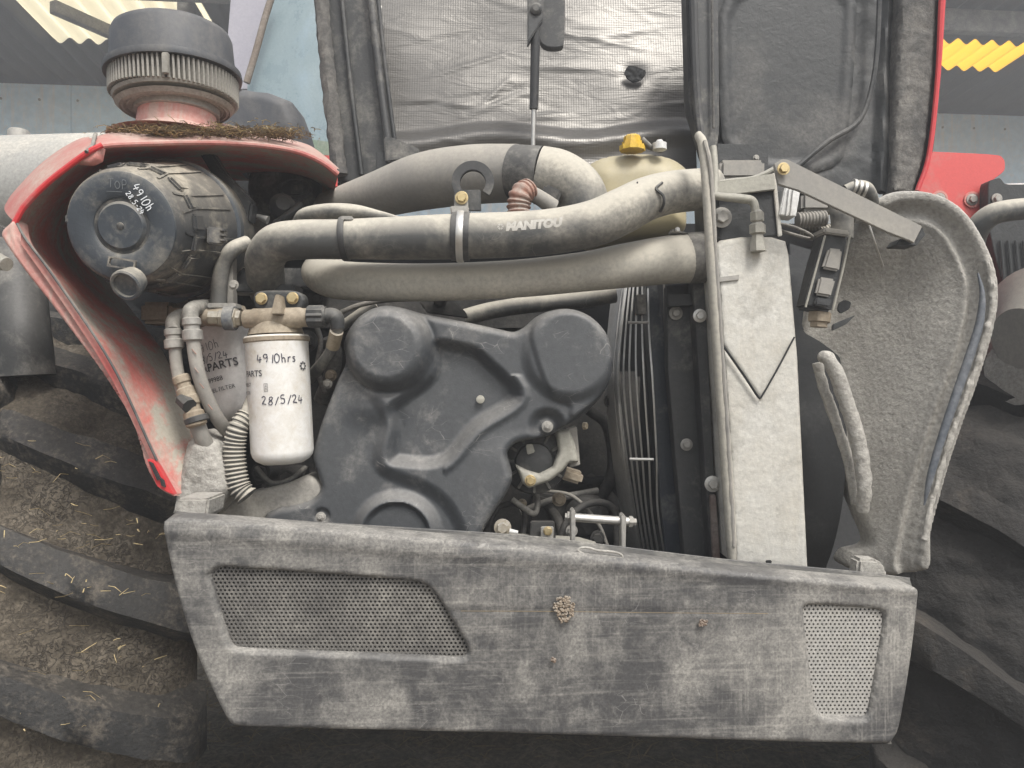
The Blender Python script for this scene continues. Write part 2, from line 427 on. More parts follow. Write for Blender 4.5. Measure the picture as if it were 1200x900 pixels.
hm = bpy.data.materials['glare_volume']; hm.use_nodes = True; hn_ = hm.node_tree.nodes; hn_.remove(hn_['Principled BSDF'])
pv = hn_.new('ShaderNodeVolumePrincipled'); pv.inputs['Density'].default_value = .032; pv.inputs['Color'].default_value = (.97, .98, 1, 1); pv.inputs['Anisotropy'].default_value = .2
hm.node_tree.links.new(pv.outputs[0], hn_['Material Output'].inputs['Volume'])
def straw_bits(name, spots, n, m, L=(.015, .05), w=.0012, spread=.02, zj=.003, label=None, cat=None, up=0.25):
    """a litter of straws; spots: list of (centre, radius)"""
    V = []; Fc = []
    for i in range(n):
        c, r = random.choice(spots)
        p = Vector(c)+Vector((random.gauss(0, r), random.gauss(0, spread), abs(random.gauss(0, zj))))
        a = random.uniform(0, math.tau); l = random.uniform(*L); e = random.gauss(0, up)
        dr = Vector((math.cos(a), math.sin(a), e)).normalized(); sd_ = Vector((-dr.y, dr.x, .3)).normalized()*w*random.uniform(.6, 1.5)
        q = p+dr*l*.5+Vector((0, 0, random.uniform(-.1, .25)*l)); s = p+dr*l
        k = len(V); V += [p-sd_, p+sd_, q+sd_, q-sd_, s+sd_*.5, s-sd_*.5, p+Vector((0, 0, -w)), q+Vector((0, 0, -w)), s+Vector((0, 0, -w))]
        Fc += [(k, k+1, k+2, k+3), (k+3, k+2, k+4, k+5), (k+1, k+6, k+7, k+2), (k+2, k+7, k+8, k+4), (k+6, k, k+3, k+7), (k+7, k+3, k+5, k+8)]
    return tag(mesh(name, V, Fc, m, smooth=False), label, cat, None, 'stuff')
straw_bits('ground_straw', [((x, 2.5+.3*k, .02), .3) for x in (-1.2, -.6, 0, .6, 1.2) for k in (-1, 0, 1)], 1300, M['straw_d'], spread=.3, w=.0018, L=(.02, .09), label='chopped brown straw littering the soil under the machine', cat='straw')

# ---- open shed behind
shed = thing('open_shed', 'open farm shed behind the machine with flat blue-grey sheet wall and dark corrugated roof', 'shed', (0, 7.0, 0))
SHED_ROT = R_(5)
wall_m = mat('galvanised_sheet', (.66, .83, .95), .55, 0, damt=.25, dscale=2.0, up=0, fine=.1, fscale=14, bump=.1, dust=(.78, .82, .84), streak=(.8, (16, 16, .9)), spots=(22, .2, (.76, .82, .86)))
for k in range(8):
    x0 = -8+2*k
    b = MB().add(*box_geo((x0+1, 7.0, 1.90), (1.996, .03, 3.8), bev=.003)); b.build('wall_sheet', wall_m, shed)
b = MB()
for k in range(48): b.add(*lathe_geo((-7.9+k*.33, 6.985, 3.66), (0, -1, 0), [(0, .012), (.008, .010)], 8))
b.build('sheet_screw', M['steel_d'], shed)['kind'] = 'stuff'
def corr(name, x0, x1, y0, y1, z0, z1, m, pitch=.15, amp=.025, par=shed):
    V = []; Fc = []; n = int((x1-x0)/pitch*8); 
    for i in range(n+1):
        x = x0+(x1-x0)*i/n; dz = amp*math.sin(2*math.pi*x/pitch)
        V += [(x, y0, z0+dz), (x, y1, z1+dz), (x, y0, z0+dz+.006), (x, y1, z1+dz+.006)]
    for i in range(n):
        a = 4*i; Fc += [(a, a+4, a+5, a+1), (a+2, a+3, a+7, a+6), (a, a+2, a+6, a+4)]
    return mesh(name, V, Fc, m, par, smooth=True)
roof_m = mat('dark_fibre_cement', (.10, .10, .10), .9, dust=(.13, .13, .13), damt=.4, dscale=2, up=0)
sky_m = bpy.data.materials.new('translucent_sheet'); sky_m.use_nodes = True
nn, ll, bb = add_nodes(sky_m); tr = nn.new('ShaderNodeBsdfTranslucent'); tr.inputs[0].default_value = (.98, .93, .78, 1)
mx = nn.new('ShaderNodeMixShader'); mx.inputs[0].default_value = .12; ll.new(tr.outputs[0], mx.inputs[1]); ll.new(bb.outputs[0], mx.inputs[2]); ll.new(mx.outputs[0], nn['Material Output'].inputs[0])
bb.inputs['Base Color'].default_value = (.8, .74, .55, 1)
yel_m = bpy.data.materials.new('yellowed_translucent_sheet'); yel_m.use_nodes = True
nn, ll, bb = add_nodes(yel_m); tr = nn.new('ShaderNodeBsdfTranslucent'); tr.inputs[0].default_value = (1, .72, .20, 1)
ll.new(tr.outputs[0], nn['Material Output'].inputs[0])
# roof: from the wall head (z 3.86) rising gently towards the viewer to y = 4.2
RZ0, RZ1, RY0 = 4.02, 3.86, 5.0
def rz(y): return RZ0+(RZ1-RZ0)*(y-RY0)/(7.4-RY0)
def roof_piece(name, x0, x1, y0, y1, m):
    if y0 == RY0 and x1 <= sx1: y0 = 5.42
    return corr(name, x0, x1, y0, y1, rz(y0), rz(y1), m)
sx0, sx1 = -3.85, -2.45
ya, yb = 4.9, 5.85
rx0, rx1 = 3.0, 4.35
for (a, c) in ((-8.0, -6.0), (-6.0, sx0)): roof_piece('roof_sheet', a, c, RY0, 7.4, roof_m)
roof_piece('roof_sheet', sx0, sx1, 6.35, 7.4, roof_m)
roof_piece('skylight_sheet', sx0, sx1, RY0, 6.35, sky_m)
for (a, c) in ((sx1, .5), (.5, 2.0), (2.0, rx0)): roof_piece('roof_sheet', a, c, RY0, 7.4, roof_m)
roof_piece('roof_sheet', rx0, rx1, RY0, 5.8, roof_m); roof_piece('roof_sheet', rx0, rx1, 6.25, 7.4, roof_m)
roof_piece('skylight_sheet', rx0, rx1, 5.8, 6.25, yel_m)['label'] = 'yellowed translucent roof sheet'
roof_piece('roof_sheet', rx1, 8.0, RY0, 7.4, roof_m)
beam_m = mat('shed_beam', (.08, .078, .075), .8, damt=.4, up=.1)
for y in (5.3,):
    MB().add(*box_geo((0, y, rz(y)-.12), (16, .07, .17), bev=.004)).build('purlin', beam_m, shed)
for x in (-2.5, 3.0):
    o = MB().add(*box_geo((x, 6.2, rz(6.2)-.16), (.12, 1.5, .1), Matrix.Rotation(math.atan2(RZ1-RZ0, 3.1), 3, 'X'), bev=.004)).build('rafter', beam_m, shed)
MB().add(*box_geo((-3.05, 6.25, rz(6.2)-.10), (.07, 1.6, .09), Matrix.Rotation(R_(-32), 3, 'Z'), bev=.004)).build('brace', beam_m, shed)
MB().add(*box_geo((-1.9, 6.0, rz(6.2)-.10), (.07, 1.8, .09), Matrix.Rotation(R_(42), 3, 'Z'), bev=.004)).build('brace', beam_m, shed)
shed.rotation_euler.z = SHED_ROT; shed.location = (0, 7.3, 0)

# ================================================================ tyres
def tyre(label, centre, yaw, tilt, Rr, w, lug_sign, group, phase=0.0, mudm=None, lugm=None, NL=21):
    t = thing('tractor_tyre', label, 'tyre', centre, group)
    rot = Matrix.Rotation(yaw, 4, 'Z') @ Matrix.Rotation(tilt, 4, 'Y')
    t.rotation_euler = rot.to_euler()
    hw = w/2
    def addm(name, V, Fc, m):
        me = bpy.data.meshes.new(name); me.from_pydata([tuple(v) for v in V], [], Fc); me.materials.append(m)
        me.polygons.foreach_set('use_smooth', [True]*len(me.polygons)); me.set_sharp_from_angle(angle=R_(50))
        o = bpy.data.objects.new(name, me); COL.objects.link(o); o.parent = t; return o
    prof = [(-hw*.86, Rr*.56), (-hw*.99, Rr*.68), (-hw*1.0, Rr*.80), (-hw*.96, Rr*.90), (-hw*.84, Rr*.955), (-hw*.5, Rr*.985), (0, Rr), (hw*.5, Rr*.985), (hw*.84, Rr*.955), (hw*.96, Rr*.90), (hw*1.0, Rr*.80), (hw*.99, Rr*.68), (hw*.86, Rr*.56)]
    pc = resample(catmull(prof, 80), 70); V = []; Fc = []; n = 420; k = len(pc)
    for i in range(n):
        a = 2*math.pi*i/n
        for j, (x, r) in enumerate(pc):
            q = Vector((x, r*math.cos(a), r*math.sin(a)))
            if 13 < j < k-13: q += Vector((0, math.cos(a), math.sin(a)))*(.008+.014*mn.noise(q*9)+.009*mn.noise(q*26)+.006*mn.noise(q*70))
            V.append(q)
    for i in range(n):
        for j in range(k-1): Fc.append((i*k+j, ((i+1) % n)*k+j, ((i+1) % n)*k+j+1, i*k+j+1))
    addm('casing', V, Fc, mudm or M['mud_sq'])
    V, Fc = lathe_geo((0, 0, 0), (1, 0, 0), [(-hw*.82, Rr*.30), (-hw*.80, Rr*.52), (-hw*.88, Rr*.58), (-hw*.7, Rr*.55), (hw*.7, Rr*.55), (hw*.88, Rr*.58), (hw*.80, Rr*.52), (hw*.82, Rr*.30)], 48)
    addm('rim', V, Fc, M['steel_d'])
    lugs = {}
    for side in (-1, 1):
        V = []; Fc = []; S = 22
        for i in range(S+1):
            s = i/S; x = side*(-.04*w+(hw*1.04+.04*w)*s)
            ax = abs(x)/hw
            rb = Rr*(.90 if ax > .9 else .94); top = Rr+.048-(max(0, ax-.55)**2)*.10*Rr/.6
            if ax > .98: top -= (ax-.98)*.6
            ang = lug_sign*(.34*s-.10*s*s); wd = (.023+.008*s)
            j1 = .007*mn.noise(Vector((s*9, side, 3.1)))
            top = rb+(top-rb)*(.25+.75*min(1, s/.10)); j2 = 1+.10*mn.noise(Vector((s*5, side*2, 8.2)))
            for (u, rr) in ((-wd*2.0, rb-.005), (-wd*1.25*j2, top-.016), (-wd*1.05*j2, top-.003+j1), (0, top+j1), (wd*1.05*j2, top-.003-j1), (wd*1.25*j2, top-.016), (wd*2.0, rb-.005)):
                aa = ang+u/Rr; V.append((x, rr*math.cos(aa), rr*math.sin(aa)))
        for i in range(S):
            for j in range(6):
                f = (i*7+j, i*7+j+1, (i+1)*7+j+1, (i+1)*7+j)
                Fc.append(f if side > 0 else f[::-1])
        Fc.append(tuple(range(7))); Fc.append(tuple(reversed(range(S*7, S*7+7))))
        first = addm('tread_lug', V, Fc, lugm or M['tyre'])
        for q in range(NL):
            o = first if q == 0 else first.copy()
            if q: COL.objects.link(o); o.parent = t
            o.rotation_euler = (phase+2*math.pi*(q+(.5 if side > 0 else 0))/NL, 0, 0)
    return t
# cracked worm-like mud between the lugs
ms = mat('caked_mud', (.068, .056, .041), .95, damt=.26, midw=.5, dscale=11, up=.2, fine=.35, bump=.6, bscale=120, dist=.004, dust=(.21, .18, .14))
nn, ll, bb = add_nodes(ms)
tcn = nn.new('ShaderNodeTexCoord'); nz_ = nn.new('ShaderNodeTexNoise'); nz_.inputs['Scale'].default_value = 88; nz_.inputs['Detail'].default_value = 3; nz_.inputs['Distortion'].default_value = 1.2
ll.new(tcn.outputs['Object'], nz_.inputs['Vector'])
ab = nn.new('ShaderNodeMath'); ab.operation = 'SUBTRACT'; ab.inputs[1].default_value = .5; ll.new(nz_.outputs['Fac'], ab.inputs[0])
ab2 = nn.new('ShaderNodeMath'); ab2.operation = 'ABSOLUTE'; ll.new(ab.outputs[0], ab2.inputs[0])
mr_ = nn.new('ShaderNodeMapRange'); mr_.inputs[1].default_value = .010; mr_.inputs[2].default_value = .045; ll.new(ab2.outputs[0], mr_.inputs[0])
big = nn.new('ShaderNodeTexNoise'); big.inputs['Scale'].default_value = 9; ll.new(tcn.outputs['Object'], big.inputs['Vector'])
mb2 = nn.new('ShaderNodeMapRange'); mb2.inputs[1].default_value = .35; mb2.inputs[2].default_value = .6; mb2.inputs[3].default_value = .8; mb2.inputs[4].default_value = .0; ll.new(big.outputs['Fac'], mb2.inputs[0])
mxm = nn.new('ShaderNodeMath'); mxm.operation = 'MAXIMUM'; ll.new(mr_.outputs[0], mxm.inputs[0]); ll.new(mb2.outputs[0], mxm.inputs[1])
src = bb.inputs['Base Color'].links[0].from_socket
mc = nn.new('ShaderNodeMix'); mc.data_type = 'RGBA'; ll.new(mxm.outputs[0], mc.inputs[0]); mc.inputs[6].default_value = (.06, .05, .038, 1); ll.new(src, mc.inputs[7]); ll.new(mc.outputs[2], bb.inputs['Base Color'])
bp = nn.new('ShaderNodeBump'); bp.inputs['Distance'].default_value = .004; bp.inputs['Strength'].default_value = .8; ll.new(mxm.outputs[0], bp.inputs['Height'])
ll.new(bb.inputs['Normal'].links[0].from_socket, bp.inputs['Normal']); ll.new(bp.outputs[0], bb.inputs['Normal'])
M['mud_sq'] = ms
M['mud_shaded'] = mat('shaded_mud', (.012, .012, .012), .8, damt=.08, dscale=9, up=.15, fine=.3, bump=.8, bscale=90, dist=.006, bump2=.6, b2scale=25, b2dist=.01, dust=(.12, .10, .08))  # near-black tone: the shadow over the rear tyre put into the colour

tyre('mud-caked front tyre turned outward with straw between its black lugs, under the red bodywork', P(50, 728, 1.64), R_(24), 0, .62, .58, 1, 'tyres of the machine', phase=.12)
tyre('dark muddy rear tyre in shadow beside the grey mudguard', P(1170, 700, 1.85), R_(-26), 0, .66, .52, -1, 'tyres of the machine', phase=.3, mudm=M['mud_shaded'], lugm=M['mud_shaded'], NL=15)
straw_bits('tyre_straw', [(P(60, 640, 1.075), .06), (P(20, 560, 1.09), .07), (P(100, 790, 1.075), .07), (P(30, 850, 1.075), .07), (P(70, 700, 1.075), .08), (P(140, 640, 1.10), .04)], 110, M['straw'], spread=.012, zj=.03, w=.0006, L=(.006, .028), label='loose straws caught in the mud of the front tyre', cat='straw')

# ================================================================ chassis and body masses behind the engine bay
ch = thing('chassis', 'grimy black chassis frame closing the back of the engine bay', 'chassis', (0, 1.95, .62))
prism('frame_plate', [(60, 235), (420, 235), (430, 262), (1080, 262), (1130, 330), (1150, 500), (1150, 700), (60, 700)], 1.9, 1.94, M['void'], ch)
MB().add(*box_geo((0, 2.45, .80), (2.6, .95, .36), bev=.01)).build('frame_rail', M['void'], ch)
MB().add(*box_geo((.08, 1.52, .72), (.80, .70, .08), bev=.01)).build('belly_plate', M['void'], ch)
MB().add(*box_geo((-.02, 1.93, .78), (1.5, .05, .22), bev=.005)).build('cross_member', M['engine'], ch)
V, Fc = lathe_geo((-1.3, 1.75, .66), (1, 0, 0), [(0, .09), (2.9, .09)], 20); mesh('axle_tube', V, Fc, M['mud_shaded'], ch)

bm_ = thing('boom', 'pale dusty grey telescopic boom tube behind the red bodywork', 'boom', P(0, 200, 1.9))
V, Fc = lathe_geo(P(-400, 240, 1.9), P(215, 222, 1.9)-P(-400, 240, 1.9), [(0, .14), (1.32, .14)], 28); mesh('tube', V, Fc, mat('pale_grey_paint', (.30, .30, .285), .6, damt=.3, up=.2, dscale=6, dust=(.5, .47, .41)), bm_)
tank_cap = thing('far_side_fittings', 'row of small fittings on the red far side above the grey boom', 'fittings', P(60, 185, 2.2))
prism('red_plate', [(-60, 158), (20, 160), (38, 165), (38, 180), (-60, 185)], 2.2, 2.23, M['pink'], tank_cap)
prism('red_plate', [(36, 160), (55, 166), (60, 180), (36, 180)], 2.21, 2.24, M['pink'], tank_cap)
V, Fc = lathe_geo(P(22, 176, 2.1), (0, 0, 1), [(0, .027), (.05, .027), (.055, .024)], 20); mesh('threaded_cap', V, Fc, M['steel_d'], tank_cap)
V, Fc = lathe_geo(P(74, 174, 2.1), (0, 0, 1), [(0, .016), (.028, .016), (.03, .012)], 20); mesh('threaded_cap', V, Fc, M['brass_d'], tank_cap)
tube('rail', [(30, 162, 2.3), (60, 164, 2.3), (100, 168, 2.3), (150, 170, 2.3)], 3, M['whitep'], tank_cap, n=8)
# cab: glass and pillars
cab = thing('cab', 'operator cab edge with pale blue glass and dark pillar behind the hood', 'cab', P(340, 180, 2.2))
gl = mat('cab_glass', (.20, .27, .30), .12, 0, damt=.35, dscale=3, up=0, fine=.04, bump=0, dust=(.36, .43, .44), spots=(3.5, .3, (.26, .36, .44)))  # blue patches painted to imitate varied reflections in the glass
prism('side_glass', [(318, -20), (400, -20), (400, 190), (290, 190), (290, 100)], 2.2, 2.21, gl, cab, bev=0)
gl2 = mat('cab_glass_dull', (.33, .32, .37), .25, 0, damt=.4, dscale=4, up=0, fine=.05, bump=0, dust=(.42, .41, .44))
prism('rear_glass', [(272, -20), (330, -20), (296, 104), (262, 104)], 2.24, 2.25, gl2, cab, bev=0)
tube('wiper_arm', [(322, -15, 2.15), (311, 20, 2.15), (300, 60, 2.15), (289, 97, 2.15)], 4.0, mat('brown_trim', (.16, .12, .09), .6), cab, n=10)
prism('red_sill', [(355, 182), (430, 182), (430, 205), (370, 205)], 2.1, 2.15, M['pink'], cab)
prism('green_reflection_strip', [(340, 160), (400, 168), (400, 184), (335, 176)], 2.185, 2.195, mat('green_strip', (.16, .24, .17), .4, damt=.3, up=0), cab, bev=0)
mirror = relief('work_light_housing', [(249, 128), (262, 108), (281, 100), (312, 104), (338, 114), (348, 140), (357, 172), (300, 180), (248, 176)], 1.75, M['pre'], None, res=3, back=.10, rnd=.03, rnd_px=14)
tag(mirror, 'smooth black moulded housing between the air pre-cleaner and the cab glass', 'housing')
# ================================================================ red bodywork
rb = thing('red_bodywork', 'scratched red bodywork shell framing the air cleaner, its inside thick with dust', 'bodywork', P(150, 579, 1.0))
def rd(x): return 1.0+.24*max(0, (x-100))/300
inner = [(396, 205), (375, 190), (345, 178), (300, 171), (240, 168), (180, 169), (130, 171), (112, 175), (100, 184), (80, 197), (55, 217), (30, 243), (19, 262), (24, 285), (48, 322), (80, 368), (108, 410), (132, 448), (152, 488), (170, 525), (186, 553), (202, 580)]
inner3 = [(x, y, rd(x)) for x, y in inner]
back3 = [(390, 232, 1.6), (370, 222, 1.6), (340, 215, 1.6), (300, 212, 1.6), (250, 212, 1.6), (205, 215, 1.55), (170, 220, 1.5), (150, 224, 1.5), (140, 228, 1.48), (128, 236, 1.46), (118, 250, 1.44), (108, 272, 1.42), (105, 292, 1.40), (118, 316, 1.38), (140, 345, 1.35), (166, 378, 1.30), (188, 408, 1.26), (205, 440, 1.22), (222, 475, 1.18), (236, 510, 1.15), (246, 548, 1.12), (258, 590, 1.10)]
loft('inner_shell', inner3, back3, M['red_bowl'], rb, n=110, k=20, rough=.002)
# folded front edge: thin bead, then the outer flange
tube('edge_bead', [(x, y-1, d-.004) for x, y, d in inner3[:15]], 3.2, M['red'], rb, n=8, N=120)
outer = [(398, 196, 1.27), (372, 178, 1.26), (353, 170, 1.25), (320, 165, 1.22), (240, 162, 1.16), (180, 161, 1.1), (135, 162, 1.05), (108, 162, 1.03)]
loft('top_skin', [(x, y-2, d) for x, y, d in inner3[:8]], [(398, 198, 1.30), (372, 176, 1.36), (350, 166, 1.40), (283, 150, 1.38), (250, 143, 1.28), (177, 143, 1.26), (150, 149, 1.2), (107, 162, 1.12)], M['red'], rb, n=70, k=10, bulge=-.012)
loft('corner_skin', [(112, 172, 1.0), (100, 181, .998), (80, 194, .998), (55, 214, .998), (30, 240, .998), (19, 262, .998)],
     [(107, 160, 1.10), (92, 163, 1.10), (67, 177, 1.1), (42, 197, 1.1), (15, 226, 1.1), (6, 240, 1.08)], M['red'], rb, n=50, k=8, bulge=-.01)
tube('corner_lip', [(120, 170, .995), (104, 178, .99), (80, 195, .99), (55, 215, .99), (30, 240, .99), (17, 262, .99)], 3.5, M['red_bright'], rb, n=8)
tube('seam_gasket', [(112, 157, 1.06), (110, 164, 1.035), (108, 171, 1.0), (101, 178, .985)], 2.2, M['rubber_d'], rb, n=8)
relief('edge_patch', [(90, 181), (104, 173), (117, 171), (114, 186), (104, 191), (87, 190)], .992, M['red_pale'], rb, res=2, back=.01, rnd=.004, rnd_px=4)
leg_out = [(0, 262), (0, 275), (12, 300), (40, 340), (72, 385), (100, 424), (120, 452), (140, 490), (156, 520), (164, 540), (178, 566), (202, 581)]
leg_poly = [(17, 258), (22, 280), (46, 318), (78, 364), (106, 408), (130, 446), (150, 486), (168, 523), (184, 552), (203, 581), (186, 574), (176, 560), (168, 543), (162, 520), (150, 488), (132, 458), (112, 428), (88, 396), (58, 356), (28, 318), (4, 284), (0, 272), (8, 262)]
relief('front_leg', [tuple(p) for p in catmull(leg_poly, 160, True)], .985, M['red_pale'], rb, res=2, back=.02, rnd=.006, rnd_px=7,
       h=lambda X, Y, s: .0015*np.sin(s*.35))
prism('edge_strip', [(24, 272), (30, 282), (56, 316), (88, 362), (116, 404), (138, 442), (158, 484), (174, 520), (190, 556), (204, 582), (200, 580), (184, 556), (168, 522), (152, 487), (132, 447), (110, 410), (82, 368), (50, 322), (24, 286)], .975, .984, M['red'], rb, bev=.0006)
tube('edge_seal', [(20, 262, .975), (30, 280, .972), (55, 313, .97), (88, 360, .969), (116, 402, .968), (138, 440, .968), (156, 478, .968), (172, 514, .968), (184, 540, .968)], 1.6, M['rubber'], rb, n=8)
prism('slot_plate', [(172, 538), (180, 540), (186, 548), (204, 580), (196, 577), (184, 570)], .962, .972, M['red_bright'], rb, bev=.0006)
for poly in ([(174, 541), (178, 543), (188, 562), (184, 563)], [(187, 560), (191, 563), (193, 571), (189, 569)]):
    prism('slot', poly, .958, .962, M['void'], rb, bev=0)
for (x, y, w, h) in ((288, 184, 14, 2.5), (341, 187, 7, 2.5), (264, 191, 5, 6), (361, 194, 6, 10), (391, 213, 8, 10)):
    prism('vent_window', [(x-w/2, y-h/2), (x+w/2, y-h/2), (x+w/2, y+h/2), (x-w/2, y+h/2)], 1.45, 1.455, M['pink'], rb, bev=0)
prism('inner_back', [(104, 205), (200, 195), (330, 190), (400, 215), (400, 330), (280, 420), (250, 470), (200, 400), (100, 300)], 1.62, 1.63, M['void'], rb)
neck = []
za = P(208, 118, 1.17); cx_, cy_ = P(208, 118, 1.20).x, 1.20
lathe('neck', (cx_, cy_, 1.478), (0, 0, 1), [(0, .100), (.004, .085), (.010, .068), (.018, .060), (.062, .054)], M['red_pale'], rb, n=40)
straw_bits('chaff_heap', [(P(150, 160, 1.12), .012), (P(185, 158, 1.1), .02), (P(215, 158, 1.12), .03), (P(260, 158, 1.16), .03), (P(300, 158, 1.2), .035), (P(325, 160, 1.24), .02)], 2600, M['straw_d'], spread=.012, zj=.0045, w=.0007, L=(.003, .014), up=.15, label='heap of brown chaff and straw lying on top of the red bodywork', cat='chaff')
straw_bits('chaff_straw', [(P(190, 158, 1.09), .03), (P(250, 157, 1.13), .03), (P(310, 156, 1.19), .035)], 260, M['straw'], spread=.012, zj=.006, w=.0006, L=(.006, .022), label='pale straws on top of the chaff heap beside the air pre-cleaner', cat='straw')

# ---- air pre-cleaner
pc = thing('air_precleaner', 'round black air pre-cleaner bowl with a dusty slatted ring on a red neck', 'air pre-cleaner', (cx_, cy_, 1.50))
ax = Vector((-.05, 0, 1)).normalized(); ccx = P(205, 60, 1.20).x
def PL(z): return Vector((ccx-(z-1.56)*.05, cy_, z))
lathe('cap', PL(1.577), ax, [(0, .100), (.004, .101), (.010, .100), (.013, .091), (.060, .0885), (.068, .085), (.073, .077), (.075, .05), (.075, .001)], M['pre'], pc, n=64)
lathe('vane_ring', PL(1.534), ax, [(0, .055), (-.001, .068), (.005, .088), (.010, .090), (.012, .084), (.042, .087), (.044, .092)], M['pre_v'], pc, n=64)
V, Fc = box_geo((0, 0, 0), (.0030, .013, .034), bev=0); 
first = None; nv = 84
for k in range(nv):
    a = 2*math.pi*k/nv
    if first is None:
        me = bpy.data.meshes.new('vane'); me.from_pydata([tuple(v) for v in V], [], Fc); me.materials.append(M['pre_v'])
    o = bpy.data.objects.new('vane', me); COL.objects.link(o); o.parent = pc; first = o
    p = PL(1.561)+Vector((.088*math.cos(a), .088*math.sin(a), 0)); o.location = p-base_of(pc); o.rotation_euler = (0, -.05, a+math.pi/2+.3)
lathe('under_ring', PL(1.527), ax, [(.010, .052), (.002, .06), (.001, .068), (.003, .070), (.0, .074), (.002, .078), (0, .080), (.006, .086)], M['pre_v'], pc, n=64, cap0=False, cap1=False)
V, Fc = box_geo(PL(1.562)+Vector((.028, -.094, 0)), (.009, .007, .03), bev=.001); mesh('clip', V, Fc, M['pre_v'], pc)
lathe('neck_clamp', (cx_, cy_, 1.520), (0, 0, 1), [(0, .056), (.001, .062), (.016, .062), (.018, .060)], M['steel_d'], pc, n=48)

# ---- air cleaner housing
ac = thing('air_cleaner', 'large round black air cleaner canister with ribbed side and white handwriting on its lid', 'air cleaner', P(150, 345, 1.05))
A0 = P(143, 265, 1.0); A1 = P(229, 270, 1.25); axd = (A1-A0).normalized(); Ln = (A1-A0).length
fx, fy, fz = frame_of(axd)
lathe('canister', A0, axd, [(.0, .069), (.004, .073), (.012, .0755), (.03, .078), (.045, .083), (.10, .090), (.14, .096), (.165, .099), (.17, .096), (Ln, .095)], M['cleaner_d'], ac, n=72)
lathe('lid', A0, -axd, [(-.002, .0700), (.002, .0692), (.0035, .066), (.0035, .040), (.001, .036), (-.004, .034), (-.004, .0335), (.003, .0305), (.005, .028), (.005, .001)], M['cleaner'], ac, n=72)
lathe('centre_stud', A0, -axd, [(.004, .0052), (.006, .0045), (.007, .001)], M['cleaner_d'], ac, n=20)
lathe('rear_band', A0, axd, [(.158, .0995), (.160, .103), (.175, .103), (.178, .099)], M['cleaner'], ac, n=64)
for k in range(18):      # raised webs round the flank
    a = 2*math.pi*k/18+.1
    V = []; Fc = []
    for i in range(9):
        t = .014+i*.0165; r = np.interp(t, [.012, .03, .045, .10, .14, .165], [.0745, .078, .083, .090, .096, .099])+.0022
        off = (.016 if i > 2 else .016*i/2)*(1 if k % 2 else -1)*.35
        for w_ in (-.0015, .0015):
            aa = a+(off+w_)/r
            for rr in (r-.004, r): V.append(A0+axd*t+fx*(rr*math.cos(aa))+fy*(rr*math.sin(aa)))
    for i in range(8):
        q = 4*i; Fc += [(q+1, q+3, q+7, q+5), (q, q+1, q+5, q+4), (q+3, q+2, q+6, q+7)]
    mesh('web', V, Fc, M['cleaner_d'], ac)
    for i_ in (0,):
        t = .018; V, Fc = [], []
for k in range(18):      # pockets of the facetted flank
    a = 2*math.pi*(k+.5)/18+.1; c = A0+axd*.062+(fx*math.cos(a)+fy*math.sin(a))*.0835
    rad = (fx*math.cos(a)+fy*math.sin(a)); tn = axd.cross(rad)
    mt = Matrix((tn, axd, rad)).transposed()
    V, Fc = box_geo(c-rad*.003, (.024, .060, .008), mt, bev=.003); mesh('facet', V, Fc, M['cleaner_d'], ac)
def on_ac(a_deg, t, r): a = R_(a_deg); return A0+axd*t+fx*(r*math.cos(a))+fy*(r*math.sin(a))
# latches
for (px, py, d) in ((247, 278, 1.075), (254, 300, 1.08)):
    pass
V, Fc = box_geo(P(252, 277, 1.07), (.022, .014, .024), Matrix.Rotation(.5, 3, 'Z'), bev=.002); lt = mesh('latch', V, Fc, M['cleaner_d'], ac)
for k in range(3):
    V, Fc = box_geo(P(262, 270+6*k, 1.068), (.008, .008, .003), bev=.0006); mesh('hook', V, Fc, M['cleaner_d'], lt)
V, Fc = box_geo(P(82, 257, 1.0), (.008, .012, .012), bev=.002); mesh('latch', V, Fc, M['cleaner_d'], ac)
V, Fc = box_geo(P(112, 312, .995), (.008, .006, .008), bev=.001)
relief('label_frame', [(127, 300), (159, 305), (157, 317), (125, 312)], .994, M['cleaner_d'], ac, res=1.2, back=.004, holes=[[(129, 302), (157, 307), (155, 315), (127, 310)]], smooth=False)
od = Vector((-.12, -.86, -.5)).normalized(); oc = P(148, 334, .985)
lathe('dust_valve', oc-od*.02, od, [(0, .017), (.012, .019), (.018, .0205), (.022, .0205), (.024, .0185), (.0235, .0155), (.020, .0148), (.018, .001)], M['cleaner'], ac, n=32)

